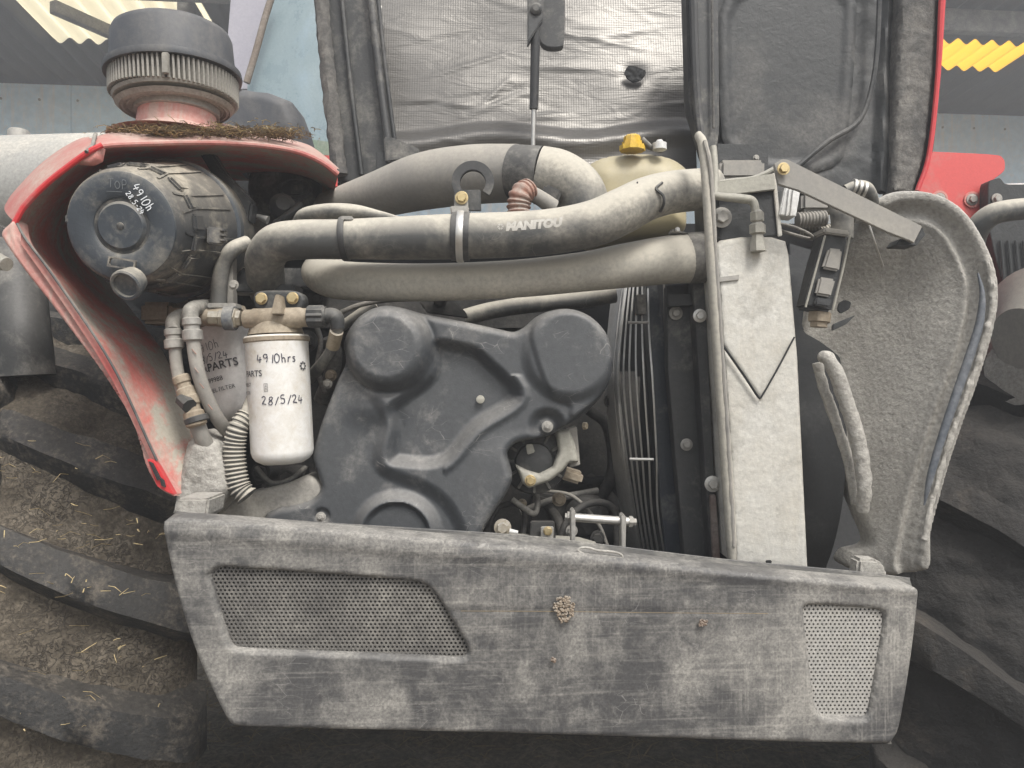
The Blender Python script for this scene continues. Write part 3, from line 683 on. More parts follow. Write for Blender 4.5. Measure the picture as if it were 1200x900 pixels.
# ---- writing
GL = {
 '0': [[(.25, 1), (.05, .8), (0, .4), (.1, .05), (.3, 0), (.5, .3), (.5, .75), (.25, 1)]],
 '1': [[(.25, 1), (.25, 0)]],
 '2': [[(0, .8), (.15, 1), (.4, .95), (.45, .7), (.2, .35), (0, .05), (.2, .1), (.55, .02)]],
 '4': [[(.12, 1), (0, .42), (.15, .38), (.55, .42)], [(.38, .72), (.32, 0)]],
 '5': [[(.5, 1), (.12, .97), (.08, .6), (.35, .62), (.5, .35), (.35, .02), (0, .08)]],
 '8': [[(.5, .85), (.3, 1), (.08, .85), (.15, .6), (.45, .4), (.5, .12), (.25, 0), (.03, .15), (.12, .42), (.42, .62), (.5, .85)]],
 '9': [[(.48, .8), (.3, 1), (.05, .85), (.08, .55), (.35, .5), (.48, .8), (.45, .3), (.35, 0)]],
 'h': [[(.05, 1), (.05, 0)], [(.05, .4), (.2, .55), (.35, .45), (.38, 0)]],
 'r': [[(.05, .55), (.05, 0)], [(.05, .35), (.2, .55), (.33, .5)]],
 's': [[(.35, .5), (.15, .55), (.08, .4), (.32, .22), (.25, .02), (0, .05)]],
 '/': [[(.4, 1.05), (.05, -.1)]], '-': [[(.05, .45), (.4, .45)]], '.': [[(.1, .05), (.14, .0)]],
 'T': [[(0, 1), (.6, 1)], [(.3, 1), (.3, 0)]], 'O': [[(.3, 1), (.05, .7), (.05, .3), (.3, 0), (.55, .3), (.55, .7), (.3, 1)]],
 'P': [[(.05, 0), (.05, 1), (.4, 1), (.5, .75), (.4, .5), (.05, .48)]], ' ': [], '_': [[(0, 0), (1.8, .1)]],
}
ADV = {'1': .35, '/': .5, '.': .3, '-': .5, 's': .45, 'r': .42, 'h': .5, ' ': .35}
def handwrite(name, text, surf, u0, v0, hgt, wd, m, parent, slant=.0, gap=.14, jit=.03, drop=0.0):
    """text as pen strokes; surf(u, v, lift) -> world point; metres"""
    V = []; Fc = []; x = 0; rnd = random.Random(text)
    for chx in text:
        dy = rnd.uniform(-jit, jit)*3; sc_h = rnd.uniform(.88, 1.1); tl = rnd.uniform(-.05, .09)
        for st in GL[chx]:
            pts = resample(catmull(st, 24) if len(st) > 2 else np.array(st, float), 14)
            for i in range(len(pts)):
                a = pts[max(0, i-1)]; b = pts[min(len(pts)-1, i+1)]; t = (b-a)/(np.linalg.norm(b-a)+1e-9); nrm = np.array([-t[1], t[0]])*wd/2
                q = np.array([(pts[i][0]+x+(slant+tl)*pts[i][1])*hgt, (pts[i][1]*sc_h+dy+.12*tl*pts[i][0])*hgt])
                for s in (1, -1):
                    uv = q+nrm*s; V.append(surf(u0+uv[0], v0+uv[1]-drop*uv[0], .0004))
            k = len(V)-28
            for i in range(13): Fc.append((k+2*i, k+2*i+1, k+2*i+3, k+2*i+2))
        x += ADV.get(chx, .62)+gap
    return mesh(name, V, Fc, m, parent, smooth=False)
def print_text(name, text, surf, u0, v0, hgt, m, parent, lift=.0004, stretch=1.0, bold=0.0, ext=0, skew=0.0, subdiv=True):
    c = bpy.data.curves.new('t', 'FONT'); c.body = text; c.size = 1.0; c.offset = bold; c.resolution_u = 3
    o = bpy.data.objects.new('t', c); COL.objects.link(o)
    bpy.context.view_layer.update()
    me = bpy.data.meshes.new_from_object(o.evaluated_get(bpy.context.evaluated_depsgraph_get()))
    bpy.data.objects.remove(o); bpy.data.curves.remove(c)
    bm = bmesh.new(); bm.from_mesh(me); bpy.data.meshes.remove(me)
    bmesh.ops.triangulate(bm, faces=bm.faces)
    bmesh.ops.subdivide_edges(bm, edges=[e for e in bm.edges if e.calc_length() > .35], cuts=2)
    bm.verts.index_update()
    k = hgt/.70
    V = [surf(u0+(v.co.x*stretch+v.co.y*skew)*k, v0+v.co.y*k, lift) for v in bm.verts]; Fc = [tuple(v.index for v in f.verts) for f in bm.faces]; bm.free()
    return mesh(name, V, Fc, m, parent, smooth=False)
def plane_surf(o, xdir, ydir):
    xd = Vector(xdir).normalized(); n = Vector(xd).cross(Vector(ydir)).normalized(); yd = n.cross(xd)
    o = Vector(o)
    def f(u, v, l): return o+xd*u+yd*v+n*l
    return f
lid_c = A0-axd*.0035
lx = Vector((0, 0, 1)).cross(axd).normalized()*-1; lx = -axd.cross(Vector((0, 0, 1))).normalized()
lx = axd.cross(Vector((0, 0, 1))).normalized()
if lx.x < 0: lx = -lx
ly = Vector((0, 0, 1))
def lid_at(dx, dy, ang, lift=.0006):
    c, s = math.cos(R_(ang)), math.sin(R_(ang))
    def f(u, v, l):
        U = dx+u*c-v*s; W = dy+u*s+v*c
        return lid_c+lx*U+(ly-axd*ly.dot(axd)).normalized()*W-axd*(l+lift)
    return f
handwrite('marker_hours', '4910h', lid_at(.019, .050, -62), 0, 0, .011, .0012, M['chalk'], ac)
handwrite('marker_date', '28.5-24', lid_at(.010, .0415, -58), 0, 0, .0068, .0010, M['chalk'], ac)
handwrite('scratched_word', 'TOP', lid_at(-.012, .0485, -4), 0, 0, .011, .0008, M['dust_line'], ac, gap=.2)
handwrite('scratched_underline', '_', lid_at(-.014, .044, -6), 0, 0, .011, .0006, M['dust_line'], ac)

# ================================================================ dark strut and horn beside the air cleaner
sb = prism('support_strut', [(231, 176), (246, 174), (262, 200), (296, 236), (292, 262), (276, 250), (254, 214)], 1.22, 1.25, M['black'], None, bev=.004)
tag(sb, 'dark slanting support strut between the air cleaner and the round black horn', 'strut')
hn = thing('horn', 'round shiny black pressed-steel drum with an oval plate, tucked under the red bodywork', 'horn', P(337, 245, 1.45))
hd = Vector((-.1, -.97, .22))
lathe('drum', P(337, 226, 1.50), hd, [(0, .070), (.02, .070), (.04, .062), (.05, .046), (.056, .03), (.057, .001)], mat('gloss_black_steel', (.03, .03, .03), .25, damt=.25, dscale=25, up=.35, dust=(.30, .28, .24)), hn, n=48)
prism('oval_plate', circ(344, 221, 17, 28, 9), 1.43, 1.445, M['black'], hn, bev=.003)
relief('oval_rim', circ(344, 221, 20, 36, 12), 1.427, M['rubber'], hn, res=1.5, back=.01, holes=[circ(344, 221, 15, 28, 8)], rnd=.003, rnd_px=3)
prism('rating_plate', [(340, 217), (354, 216), (355, 226), (341, 227)], 1.425, 1.43, M['cleaner_d'], hn)
tube('horn_bracket', [(288, 205, 1.48), (312, 186, 1.5), (352, 182, 1.5), (378, 196, 1.5)], 7, M['black'], hn, n=8)

# ================================================================ filters
CL = {}
def can_surf(c0, axis, r):
    """u round the can (0 = towards the viewer), v along it upward from c0 (v in metres)"""
    up_ = Vector(axis).normalized(); fr = Vector((0, -1, 0)); fr = (fr-up_*fr.dot(up_)).normalized(); rt = up_.cross(fr)*-1
    if rt.x < 0: rt = -rt
    c0 = Vector(c0)
    def f(u, v, l):
        a = u/r; return c0+up_*v+(fr*math.cos(a)+rt*math.sin(a))*(r+l)
    return f
wf = thing('fuel_filter', 'clean white filter can with handwritten hours and date under a bronze head', 'filter', P(331, 543, 1.08))
c0 = P(331.5, 536, 1.12); c1 = P(324, 394, 1.12); axw = (c1-c0).normalized(); Lc = (c1-c0).length; rw = .0447
lathe('can', c0, axw, [(-.010, .012), (-.0085, .028), (-.003, .038), (.003, .0425), (.010, rw-.0003), (Lc-.012, rw), (Lc-.008, rw+.0012), (Lc-.002, rw+.0016), (Lc, rw)], M['white'], wf, n=64)
lathe('seam', c0, axw, [(Lc-.010, rw+.0005), (Lc-.008, rw+.002), (Lc-.003, rw+.002), (Lc-.001, rw+.0005)], M['cast'], wf, n=64)
ws = can_surf(c0, axw, rw+.0005)
handwrite('handwritten_hours', '4910hrs', ws, -.016, Lc-.040, .0125, .0013, M['ink'], wf, gap=.14)
handwrite('handwritten_date', '28/5/24', ws, -.012, Lc-.0985, .0115, .0013, M['ink'], wf, gap=.18)
print_text('printed_word', 'PARTS', ws, -.044, Lc-.058, .0085, M['print'], wf, bold=.01)
print_text('printed_number', '798557', ws, -.055, Lc-.072, .0055, M['print'], wf)
print_text('printed_word', 'FUEL FILTER', ws, -.068, Lc-.083, .0045, M['print'], wf)
handwrite('stamped_box', '_', ws, 0, 0, .00001, .00001, M['print'], wf) if False else None
GLr = [(0, 0), (.0048, 0), (.0048, .011), (0, .011), (0, 0)]
b = MB()
for (p, q) in zip(GLr, GLr[1:]):
    n_ = Vector((q[1]-p[1], p[0]-q[0], 0)).normalized()*.00025
    b.add([ws(-.0075+p[0]-n_.x, Lc-.080+p[1]-n_.y, .0003), ws(-.0075+p[0]+n_.x, Lc-.080+p[1]+n_.y, .0003), ws(-.0075+q[0]+n_.x, Lc-.080+q[1]+n_.y, .0003), ws(-.0075+q[0]-n_.x, Lc-.080+q[1]-n_.y, .0003)], [(0, 1, 2, 3)])
for k in range(4): b.add([ws(-.0063, Lc-.078+.0022*k, .0003), ws(-.0038, Lc-.078+.0022*k, .0003), ws(-.0038, Lc-.0773+.0022*k, .0003), ws(-.0063, Lc-.0773+.0022*k, .0003)], [(0, 1, 2, 3)])
b.build('stamped_box', M['print'], wf, smooth=False)
b = MB()
for k in range(8):      # cogwheel emblem near the right edge
    a0 = 2*math.pi*k/8
    q = [(.0068*math.cos(a0-.2), .0068*math.sin(a0-.2)), (.0068*math.cos(a0+.2), .0068*math.sin(a0+.2)), (.0036*math.cos(a0+.4), .0036*math.sin(a0+.4)), (.0036*math.cos(a0-.4), .0036*math.sin(a0-.4))]
    b.add([ws(.0520+x, Lc-.046+y, .0003) for x, y in q], [(0, 1, 2, 3)])
b.build('emblem', M['print'], wf, smooth=False)
hc = P(322, 378, 1.12)
lathe('filter_head', P(323.5, 392, 1.12), axw, [(0, .040), (.004, .0385), (.012, .036), (.018, .034), (.030, .033), (.036, .028), (.038, .001)], M['cast'], wf, n=40)
V, Fc = lathe_geo(P(286, 374, 1.10), P(364, 372, 1.10)-P(286, 374, 1.10), [(0, .012), (.002, .0135), (.012, .0135), (.014, .015), (.08, .015), (.085, .0135), (.094, .0135), (.096, .012)], 24); mesh('cross_port', V, Fc, M['cast'], wf)
relief('mounting_flange', [tuple(p) for p in catmull([(297, 346), (304, 341), (325, 340), (346, 341), (355, 346), (356, 356), (350, 364), (325, 368), (302, 364), (297, 356)], 60, True)], 1.10, M['black'], wf, res=1.6, back=.02, rnd=.003, rnd_px=3)
V, Fc = prism_geo([(322.5, 345), (327, 345), (331, 368), (317, 368)], 1.075, 1.10, .001); mesh('rib', V, Fc, M['cast'], wf)
bolt('bolt', 306.5, 350, 1.097, 6.2, M['brass'], wf, 1.15); bolt('bolt', 343, 349.5, 1.097, 6.2, M['brass'], wf, 1.15)
# left brass fitting, right ribbed plug
V, Fc = lathe_geo(P(283, 373, 1.10), (-1, 0, .02), [(0, .012), (.006, .012), (.007, .0155), (.018, .0155), (.019, .0125), (.030, .0125), (.032, .010), (.046, .010)], 6); mesh('hose_nut', V, Fc, M['brass_d'], wf, angle=25)
V, Fc = lathe_geo(P(276, 373, 1.10), (-1, 0, .02), [(0, .0175), (.0145, .0175)], 20); mesh('blue_collar', V, Fc, mat('blue_black_plastic', (.03, .05, .08), .5, up=.3), wf)
V, Fc = lathe_geo(P(361, 371, 1.09), (1, 0, .01), [(0, .0145), (.001, .016), (.022, .016), (.023, .014), (.026, .014)], 24)
for i in range(24*1, 24*3):
    if i % 2: 
        v = V[i]; ctr = P(361, 371, 1.09); rad = Vector((0, v.y-ctr.y, v.z-ctr.z)); V[i] = v-rad*.12
mesh('ribbed_plug', V, Fc, M['black'], wf, angle=20)
tube('elbow', [(381, 371, 1.09), (389, 370, 1.09), (394, 374, 1.09), (396, 386, 1.09)], [9.5, 9.5, 9.5, 7.5], M['black'], wf)
tube('outlet_hose', [(396, 382, 1.09), (393, 398, 1.10), (386, 414, 1.12), (376, 428, 1.15), (362, 444, 1.2)], [7, 6.5, 6.5, 7, 7], M['hose'], wf, corr=None)
V, Fc = tube_geo([(394.5, 388, 1.09), (390, 406, 1.11)], 8, n=14); mesh('hose_ferrule', V, Fc, M['brass_d'], wf)

rf = thing('rear_fuel_filter', 'older grimy grey-white printed filter can tilted behind the clean white one', 'filter', P(280, 500, 1.25))
g0 = P(287, 482, 1.26); g1 = P(263, 386, 1.26); axg = (g1-g0).normalized(); Lg = (g1-g0).length; rg = .053
lathe('can', g0, axg, [(-.012, .012), (-.010, .034), (0, .046), (.012, .0525), (Lg-.01, rg+.001), (Lg, rg+.0018), (Lg+.004, rg)], M['white_d'], rf, n=56)
lathe('filter_head', g1, axg, [(.003, .048), (.012, .044), (.03, .040), (.04, .001)], M['cast'], rf, n=32)
gs = can_surf(g0, axg, rg+.002)
handwrite('handwritten_hours', '4910h', gs, -.038, Lg-.034, .013, .0011, M['dust_line'], rf)
handwrite('handwritten_date', '28/5/24', gs, -.040, Lg-.052, .011, .0011, M['ink'], rf)
print_text('printed_brand', 'MANITOU', gs, -.066, Lg-.066, .0075, M['print'], rf, bold=.02, stretch=.9)
print_text('printed_word', 'PARTS', gs, -.024, Lg-.067, .0125, M['print'], rf, bold=.015)
print_text('printed_number', '799988', gs, -.034, Lg-.085, .0075, M['print'], rf, stretch=1.0)
print_text('printed_word', 'FUEL FILTER', gs, -.036, Lg-.101, .0065, M['print'], rf)
V, Fc = box_geo(P(245, 372, 1.22), (.11, .05, .026), bev=.004); mesh('head_block', V, Fc, M['cast'], rf)

# ================================================================ braided hoses with couplings
def coupling(px0, py0, px1, py1, d, r, m, parent, name='coupling'):
    a = P(px0, py0, d); b_ = P(px1, py1, d); L = (b_-a).length; r = r*d/F
    V, Fc = lathe_geo(a, b_-a, [(0, r*.8), (L*.06, r), (L*.3, r*1.02), (L*.36, r*.85), (L*.5, r*.85), (L*.56, r*1.1), (L*.94, r*1.1), (L, r*.85)], 18); return mesh(name, V, Fc, m, parent, angle=25)
h1 = thing('braided_hose', 'outer braided hose with an inline hexagonal joint, next to the red bodywork', 'hose', P(262, 545, 1.1), 'braided hoses at the filters')
tube('hose', [(205, 395, 1.08), (206, 420, 1.08), (210, 445, 1.08), (216, 468, 1.08)], 7.2, M['duct'], h1)
coupling(202.5, 385, 204.5, 409, 1.08, 10, M['steel_d'], h1)
tube('elbow', [(203, 388, 1.08), (203, 377, 1.09), (210, 371, 1.12), (225, 368, 1.18)], 8.5, M['rubber_d'], h1)
coupling(211, 440, 222, 468, 1.075, 10, M['cast'], h1); coupling(221, 462, 231, 500, 1.075, 11, M['cast'], h1, 'hex_joint')
V, Fc = tube_geo([(214, 468, 1.07), (222, 476, 1.06)], 9, n=8); mesh('tee_body', V, Fc, M['black'], h1)
lathe('clip', P(229, 488, 1.075), (P(233, 500, 1.075)-P(229, 488, 1.075)), [(0, .0150), (.001, .0165), (.008, .0165), (.009, .015)], M['rubber'], h1, n=20)
tube('lower_hose', [(230, 494, 1.08), (238, 515, 1.09), (250, 533, 1.11), (270, 548, 1.15)], 9.5, M['duct'], h1)
h2 = thing('braided_hose', 'inner grey braided hose sweeping down in front of the grimy rear filter can', 'hose', P(270, 515, 1.1), 'braided hoses at the filters')
tube('hose', [(225, 380, 1.07), (227, 405, 1.07), (232, 435, 1.07), (242, 465, 1.08), (256, 492, 1.10), (276, 516, 1.15)], 8.0, M['duct'], h2)
coupling(224, 372, 226, 400, 1.07, 10.5, M['steel_d'], h2)
tube('elbow', [(224, 378, 1.07), (223, 366, 1.08), (231, 361, 1.11), (250, 360, 1.16)], 9.5, M['rubber_d'], h2)
for k, (x, y) in enumerate(((228, 412), (231, 434), (237, 452), (247, 477))):
    V, Fc = tube_geo([(x-3, y-3, 1.058), (x+2, y+3, 1.058)], 0.7, n=5); mesh('red_tracer', V, Fc, M['red_hose'], h2)
h3 = thing('breather_hose', 'short dusty hose arching down from the hose elbow to the brass fitting', 'hose', P(258, 372, 1.1))
tube('hose', [(256, 362, 1.13), (257, 335, 1.13), (261, 312, 1.13), (272, 293, 1.13), (290, 285, 1.15)], [9.5, 9.5, 9, 9, 9], M['hose'], h3)
prism('strap', [(263, 308), (272, 300), (273, 362), (262, 362)], 1.14, 1.16, M['duct'], h3)
prism('clip', [(243, 355), (276, 355), (277, 361), (243, 361)], 1.105, 1.13, M['steel_d'], h3)
tube('banjo', [(238, 372, 1.12), (262, 372, 1.11), (270, 373, 1.11)], [10, 11, 9], M['cast'], h3)
h4 = thing('corrugated_conduit', 'dusty grey corrugated conduit curving up from the side panel to the white filter', 'conduit', P(282, 580, 1.1))
tube('conduit', [(290, 582, 1.10), (280, 570, 1.10), (275, 545, 1.10), (275, 520, 1.10), (280, 500, 1.10), (290, 484, 1.11)], [12, 12.5, 12.5, 12, 11, 9.5], M['hose'], h4, n=16, corr=(.0062, .10))
tube('plain_end', [(286, 492, 1.105), (291, 482, 1.11), (300, 462, 1.13)], [8, 8.5, 9], M['hose'], h4)
pillar = relief('bonnet_post', [(197, 606), (204, 560), (214, 520), (228, 505), (250, 520), (266, 552), (268, 575), (262, 585), (245, 606)], 1.08, M['encrust'], None, res=2.5, back=.05, rnd=.02, rnd_px=22, rough=.003, rscale=50)
tag(pillar, 'mud-coated black post between the red bodywork and the filters', 'post')
pf = prism('panel_foot', [(207, 584), (245, 584), (242, 606), (205, 606)], 1.0, 1.06, M['encrust'], None, bev=.003)
tag(pf, 'small dusty bracket foot on the upper corner of the side panel, below the mud-coated post', 'bracket')
# ================================================================ big hoses
ha = thing('intercooler_hose', 'long dusty black rubber hose with raised pale lettering, crossing the middle of the bay', 'hose', P(560, 300, 1.1))
pa = [(314, 342, 1.20), (311, 322, 1.16), (311, 303, 1.13), (324, 286, 1.11), (352, 281, 1.10), (400, 280.5, 1.10), (470, 279, 1.10), (540, 277, 1.10), (600, 275, 1.10), (650, 271, 1.10), (695, 262, 1.10), (728, 248, 1.11), (758, 233, 1.13), (790, 225, 1.15), (835, 221, 1.18)]
ra = [21, 22, 22.5, 23, 23, 23.2, 25, 26.5, 26.5, 26.5, 27, 27, 25.5, 24.5, 24]
tube('hose', pa, ra, M['hose'], ha, n=40, N=170)
def band(name, px, py, d, r, w, m, parent, tilt=0.0, th=.0022, dirn=None):
    """hose clamp: ring round a point; r and w in pixels"""
    dr = Vector(dirn) if dirn else Vector((math.cos(tilt), 0, -math.sin(tilt)))
    rr = r*d/F; ww = w*d/F; c = P(px, py, d)-dr*ww/2
    return lathe(name, c, dr, [(0, rr-.001), (0, rr+th), (ww*.15, rr+th*1.25), (ww*.85, rr+th*1.25), (ww, rr+th), (ww, rr-.001)], m, parent, n=48, cap0=False, cap1=False)
band('black_band', 404, 280, 1.10, 23.6, 7, M['rubber'], ha, tilt=-.06)
prism('band_buckle', [(399, 253), (413, 253), (413, 258), (399, 258)], 1.08, 1.10, M['steel_d'], ha)
# lettering runs along the tube, a third of the way round towards the top
xa0, xa1 = 578, 650
def hose_surf(u, v, l):
    px = 582+u*F/1.10
    cy = np.interp(px, [540, 600, 650, 695], [277, 275, 271, 262]); r = 26.5*1.10/F
    a = (v+.0005)/r; c = P(px, cy, 1.10)
    return c+Vector((0, -math.cos(a), math.sin(a)))*(r+l)
print_text('raised_lettering', 'MANITOU', hose_surf, .0135, -.0005, .0115, M['emboss'], ha, bold=.07, stretch=1.02, skew=.12, lift=.0005)
b = MB()
for k in range(6):
    a0 = 2*math.pi*k/6; q = [(.0046*math.cos(a0-.35), .0046*math.sin(a0-.35)), (.0046*math.cos(a0+.35), .0046*math.sin(a0+.35)), (.002*math.cos(a0+.5), .002*math.sin(a0+.5)), (.002*math.cos(a0-.5), .002*math.sin(a0-.5))]
    b.add([hose_surf(.006+x, .005+y, .0006) for x, y in q], [(0, 1, 2, 3)])
b.build('raised_emblem', M['emboss'], ha, smooth=False)
tube('cable_tie', [(776, 214, 1.107), (769, 221, 1.098), (777, 229, 1.098), (778, 238, 1.10), (774, 248, 1.112)], 1.8, M['rubber'], ha, n=6)
tube('hose_clip', [(734, 226, 1.106), (744, 222, 1.10), (749, 226, 1.10)], 1.8, M['rubber'], ha, n=6)
tube('hose_clip', [(746, 222, 1.10), (747, 213, 1.10)], 1.0, M['rubber'], ha, n=6)

cl = thing('pipe_clamp', 'silver and black pipe clamp with bolted bracket plate round the lettered hose', 'clamp', P(540, 303, 1.1))
band('rubber_liner', 540, 277, 1.10, 26.6, 21, M['rubber'], cl, tilt=.03, th=.0020)
band('steel_band', 540, 277, 1.10, 27.6, 8, M['steel'], cl, tilt=.03, th=.0028)
prism('bracket_plate', [(533, 222), (563, 222), (564, 247), (531, 247)], 1.115, 1.120, M['black'], cl, bev=.001)
prism('tab', [(533, 227), (548, 227), (549, 247), (532, 247)], 1.098, 1.103, M['steel_d'], cl)
prism('ear', [(527, 241), (549, 241), (549, 250), (528, 250)], 1.085, 1.10, M['steel_d'], cl, bev=.002)
bolt('bolt', 541, 232, 1.096, 5.8, M['brass'], cl, 1.35)

hb = thing('lower_charge_pipe', 'pale dusty thick pipe running just below the lettered hose', 'pipe', P(600, 345, 1.18))
tube('pipe', [(392, 312, 1.26), (374, 318, 1.22), (386, 326, 1.19), (420, 330, 1.17), (500, 331, 1.16), (600, 327, 1.16), (680, 319, 1.16), (735, 311, 1.17), (780, 305, 1.18), (812, 303, 1.19)], [16, 20, 22, 22.5, 22, 22, 23, 26, 28, 28.5], M['hose_pale'], hb, n=40, N=120)
tube('rubber_sleeve', [(806, 303, 1.19), (818, 302, 1.19), (845, 300, 1.20)], [29.5, 30, 30], M['rubber_d'], hb, n=36)
prism('clip', [(787, 268), (800, 271), (806, 273), (786, 273)], 1.17, 1.19, M['steel_d'], hb); bolt('clip_screw', 794, 269, 1.165, 2.5, M['steel'], hb, 1.2)
hc2 = thing('intake_duct', 'wide grey intake duct with a black sleeve and downturned elbow above the lettered hose', 'duct', P(500, 250, 1.3))
tube('duct', [(290, 272, 1.58), (330, 258, 1.54), (385, 244, 1.49), (440, 229, 1.44), (495, 213, 1.39), (550, 205, 1.35), (607, 203, 1.31)], [10, 12, 19, 26, 32.5, 34, 33], M['duct'], hc2, n=40, N=90)
tube('black_sleeve', [(604, 203, 1.308), (622, 204, 1.295), (634, 205, 1.29)], [32.5, 32.5, 32.8], M['rubber'], hc2, n=40)
tube('elbow', [(632, 205.5, 1.29), (655, 210, 1.285), (676, 224, 1.28), (685, 248, 1.28), (686, 275, 1.28)], [33.5, 33, 31.5, 30.5, 30], M['hose'], hc2, n=40, N=70)
# black half ring standing in front of the duct
ring = thing('rubber_ring', 'flat black horseshoe-shaped rubber ring on the grey intake duct above the clamp', 'rubber ring', P(554, 240, 1.26))
pts = []
o_ = [(554+25*math.cos(a), 213+25*math.sin(a)) for a in np.linspace(R_(140), R_(400), 34)]; i_ = [(554+15*math.cos(a), 214+15*math.sin(a)) for a in np.linspace(R_(400), R_(140), 34)]
prism('ring', o_+i_, 1.205, 1.215, M['rubber'], ring, bev=.0008)
rh = thing('red_corrugated_hose', 'short rust-red corrugated hose bending down behind the lettered hose', 'hose', P(605, 248, 1.22))
tube('hose', [(608, 256, 1.20), (608, 240, 1.20), (611, 228, 1.20), (620, 221, 1.21)], [13, 13.5, 13.5, 12], M['red_hose'], rh, n=20, corr=(.0078, .075))
tube('fitting', [(620, 225, 1.215), (634, 233, 1.22), (648, 243, 1.23)], [9, 9, 10], M['duct'], rh)
V, Fc = box_geo(P(645, 230, 1.24), (.03, .03, .025), Matrix.Rotation(.4, 3, 'Y'), bev=.004); mesh('valve_block', V, Fc, M['engine'], rh)
hd_ = thing('flat_hose', 'thin grey hose arching over the left part of the lettered hose', 'hose', P(400, 250, 1.2))
tube('hose', [(350, 262, 1.19), (358, 252, 1.17), (385, 247.5, 1.16), (415, 248, 1.16), (445, 253, 1.17), (475, 260, 1.2)], [8, 8.5, 9, 8.5, 6, 4], M['hose'], hd_, n=16)
he = thing('lower_grey_hose', 'slim grey hose lying behind the timing cover under the thick pale pipe', 'hose', P(620, 365, 1.25))
tube('hose', [(545, 372, 1.26), (575, 364, 1.26), (620, 357, 1.26), (680, 352, 1.27), (720, 345, 1.28)], 10, M['hose'], he, n=16)
prism('cable_bracket', [(490, 352), (530, 350), (546, 366), (548, 372), (500, 366)], 1.22, 1.24, M['engine'], he)
V, Fc = lathe_geo(P(516, 354, 1.215), (0, -1, .3), [(0, .010), (.012, .010), (.014, .005)], 12); mesh('stud', V, Fc, M['engine'], he)
sr = thing('shiny_fitting', 'small glossy black and silver fitting left of the lettered hose elbow', 'fitting', P(318, 255, 1.3))
tube('rod', [(298, 252, 1.25), (314, 258, 1.25)], [2, 5], M['steel'], sr)
V, Fc = lathe_geo(P(330, 246, 1.33), (.4, -1, .2), [(0, .02), (.02, .022), (.03, .012)], 14); mesh('cap', V, Fc, M['rubber'], sr)
tube('cable', [(322, 262, 1.3), (340, 250, 1.3), (352, 240, 1.33)], 4, M['rubber'], sr)

# ---- coolant tank
ct = thing('coolant_tank', 'cream translucent plastic header tank with yellow cap behind the hoses', 'coolant tank', P(750, 260, 1.4))
to = catmull([(686, 195), (700, 180), (728, 173), (762, 172), (790, 177), (808, 188), (815, 200), (812, 235), (800, 270), (700, 275), (688, 250), (684, 220)], 90, True)
relief('tank_body', [tuple(p) for p in to], 1.42, M['tank'], ct, res=2.5, back=.12, rnd=.055, rnd_px=34, h=lambda X, Y, s: .0*X)
V, Fc = lathe_geo(P(741, 173, 1.42), (0, 0, 1), [(-.006, .024), (.003, .024), (.004, .019), (.010, .019), (.011, .016), (.019, .016), (.022, .013)], 20)
for i in range(len(V)):
    if i % 2: V[i] = V[i]+(Vector((P(741, 173, 1.42).x, 1.42, V[i].z))-V[i])*.09
mesh('yellow_cap', V, Fc, M['yellow'], ct, angle=25)
V, Fc = lathe_geo(P(773, 173, 1.42), (0, 0, 1), [(-.004, .013), (.008, .013), (.009, .008), (.014, .005)], 16); mesh('nipple', V, Fc, M['whitep'], ct)
tube('overflow_hose', [(752, 163, 1.42), (757, 168, 1.42), (763, 173, 1.43), (775, 176, 1.45)], 3.5, M['rubber_d'], ct, n=10)

# ================================================================ timing belt cover
tc_ = thing('timing_cover', 'moulded dark plastic timing belt cover with round bosses and a dusty rim', 'engine cover', P(470, 640, 1.12))
co_pts = [(402.7, 425), (400, 402), (408, 384), (420, 370), (435, 361), (453, 357.5), (474, 361), (501, 368), (545, 376.5), (585, 385), (602, 388), (615, 382), (629, 370), (648, 363), (670, 362), (692, 371), (710, 390), (718, 416), (716, 443), (704.5, 466), (684, 486), (662, 501), (644, 512), (620, 516), (603, 521), (594.5, 532), (597, 546), (600, 562), (592.6, 580), (578, 602), (563, 630), (556, 662), (298, 662), (303, 612), (317, 598), (342, 592.5), (362, 586), (371, 574), (368, 560), (361.5, 541), (365, 519), (378, 480), (391, 448)]
co_s = catmull(co_pts, 300, True)
rec1 = catmull([(508, 398), (548, 402), (570, 414), (612, 464), (560, 504), (520, 546), (470, 548), (452, 540), (455, 505), (452, 478), (470, 460), (500, 436)], 80, True)
ridge_poly = catmull([(612, 466), (606, 474), (565, 504), (525, 545), (515, 549), (540, 520), (575, 488)], 60, True)
creaseR = catmull([(624, 384), (629, 420), (641, 452), (650, 466), (668, 474), (672, 488), (700, 468), (720, 440), (722, 410), (712, 380), (690, 362), (650, 358)], 80, True)
wave = catmull([(402, 430), (430, 448), (444, 462), (456, 482), (456, 500), (449, 522), (450, 545), (470, 555), (500, 566), (528, 588), (548, 625), (560, 670), (300, 670), (300, 560), (360, 470)], 90, True)
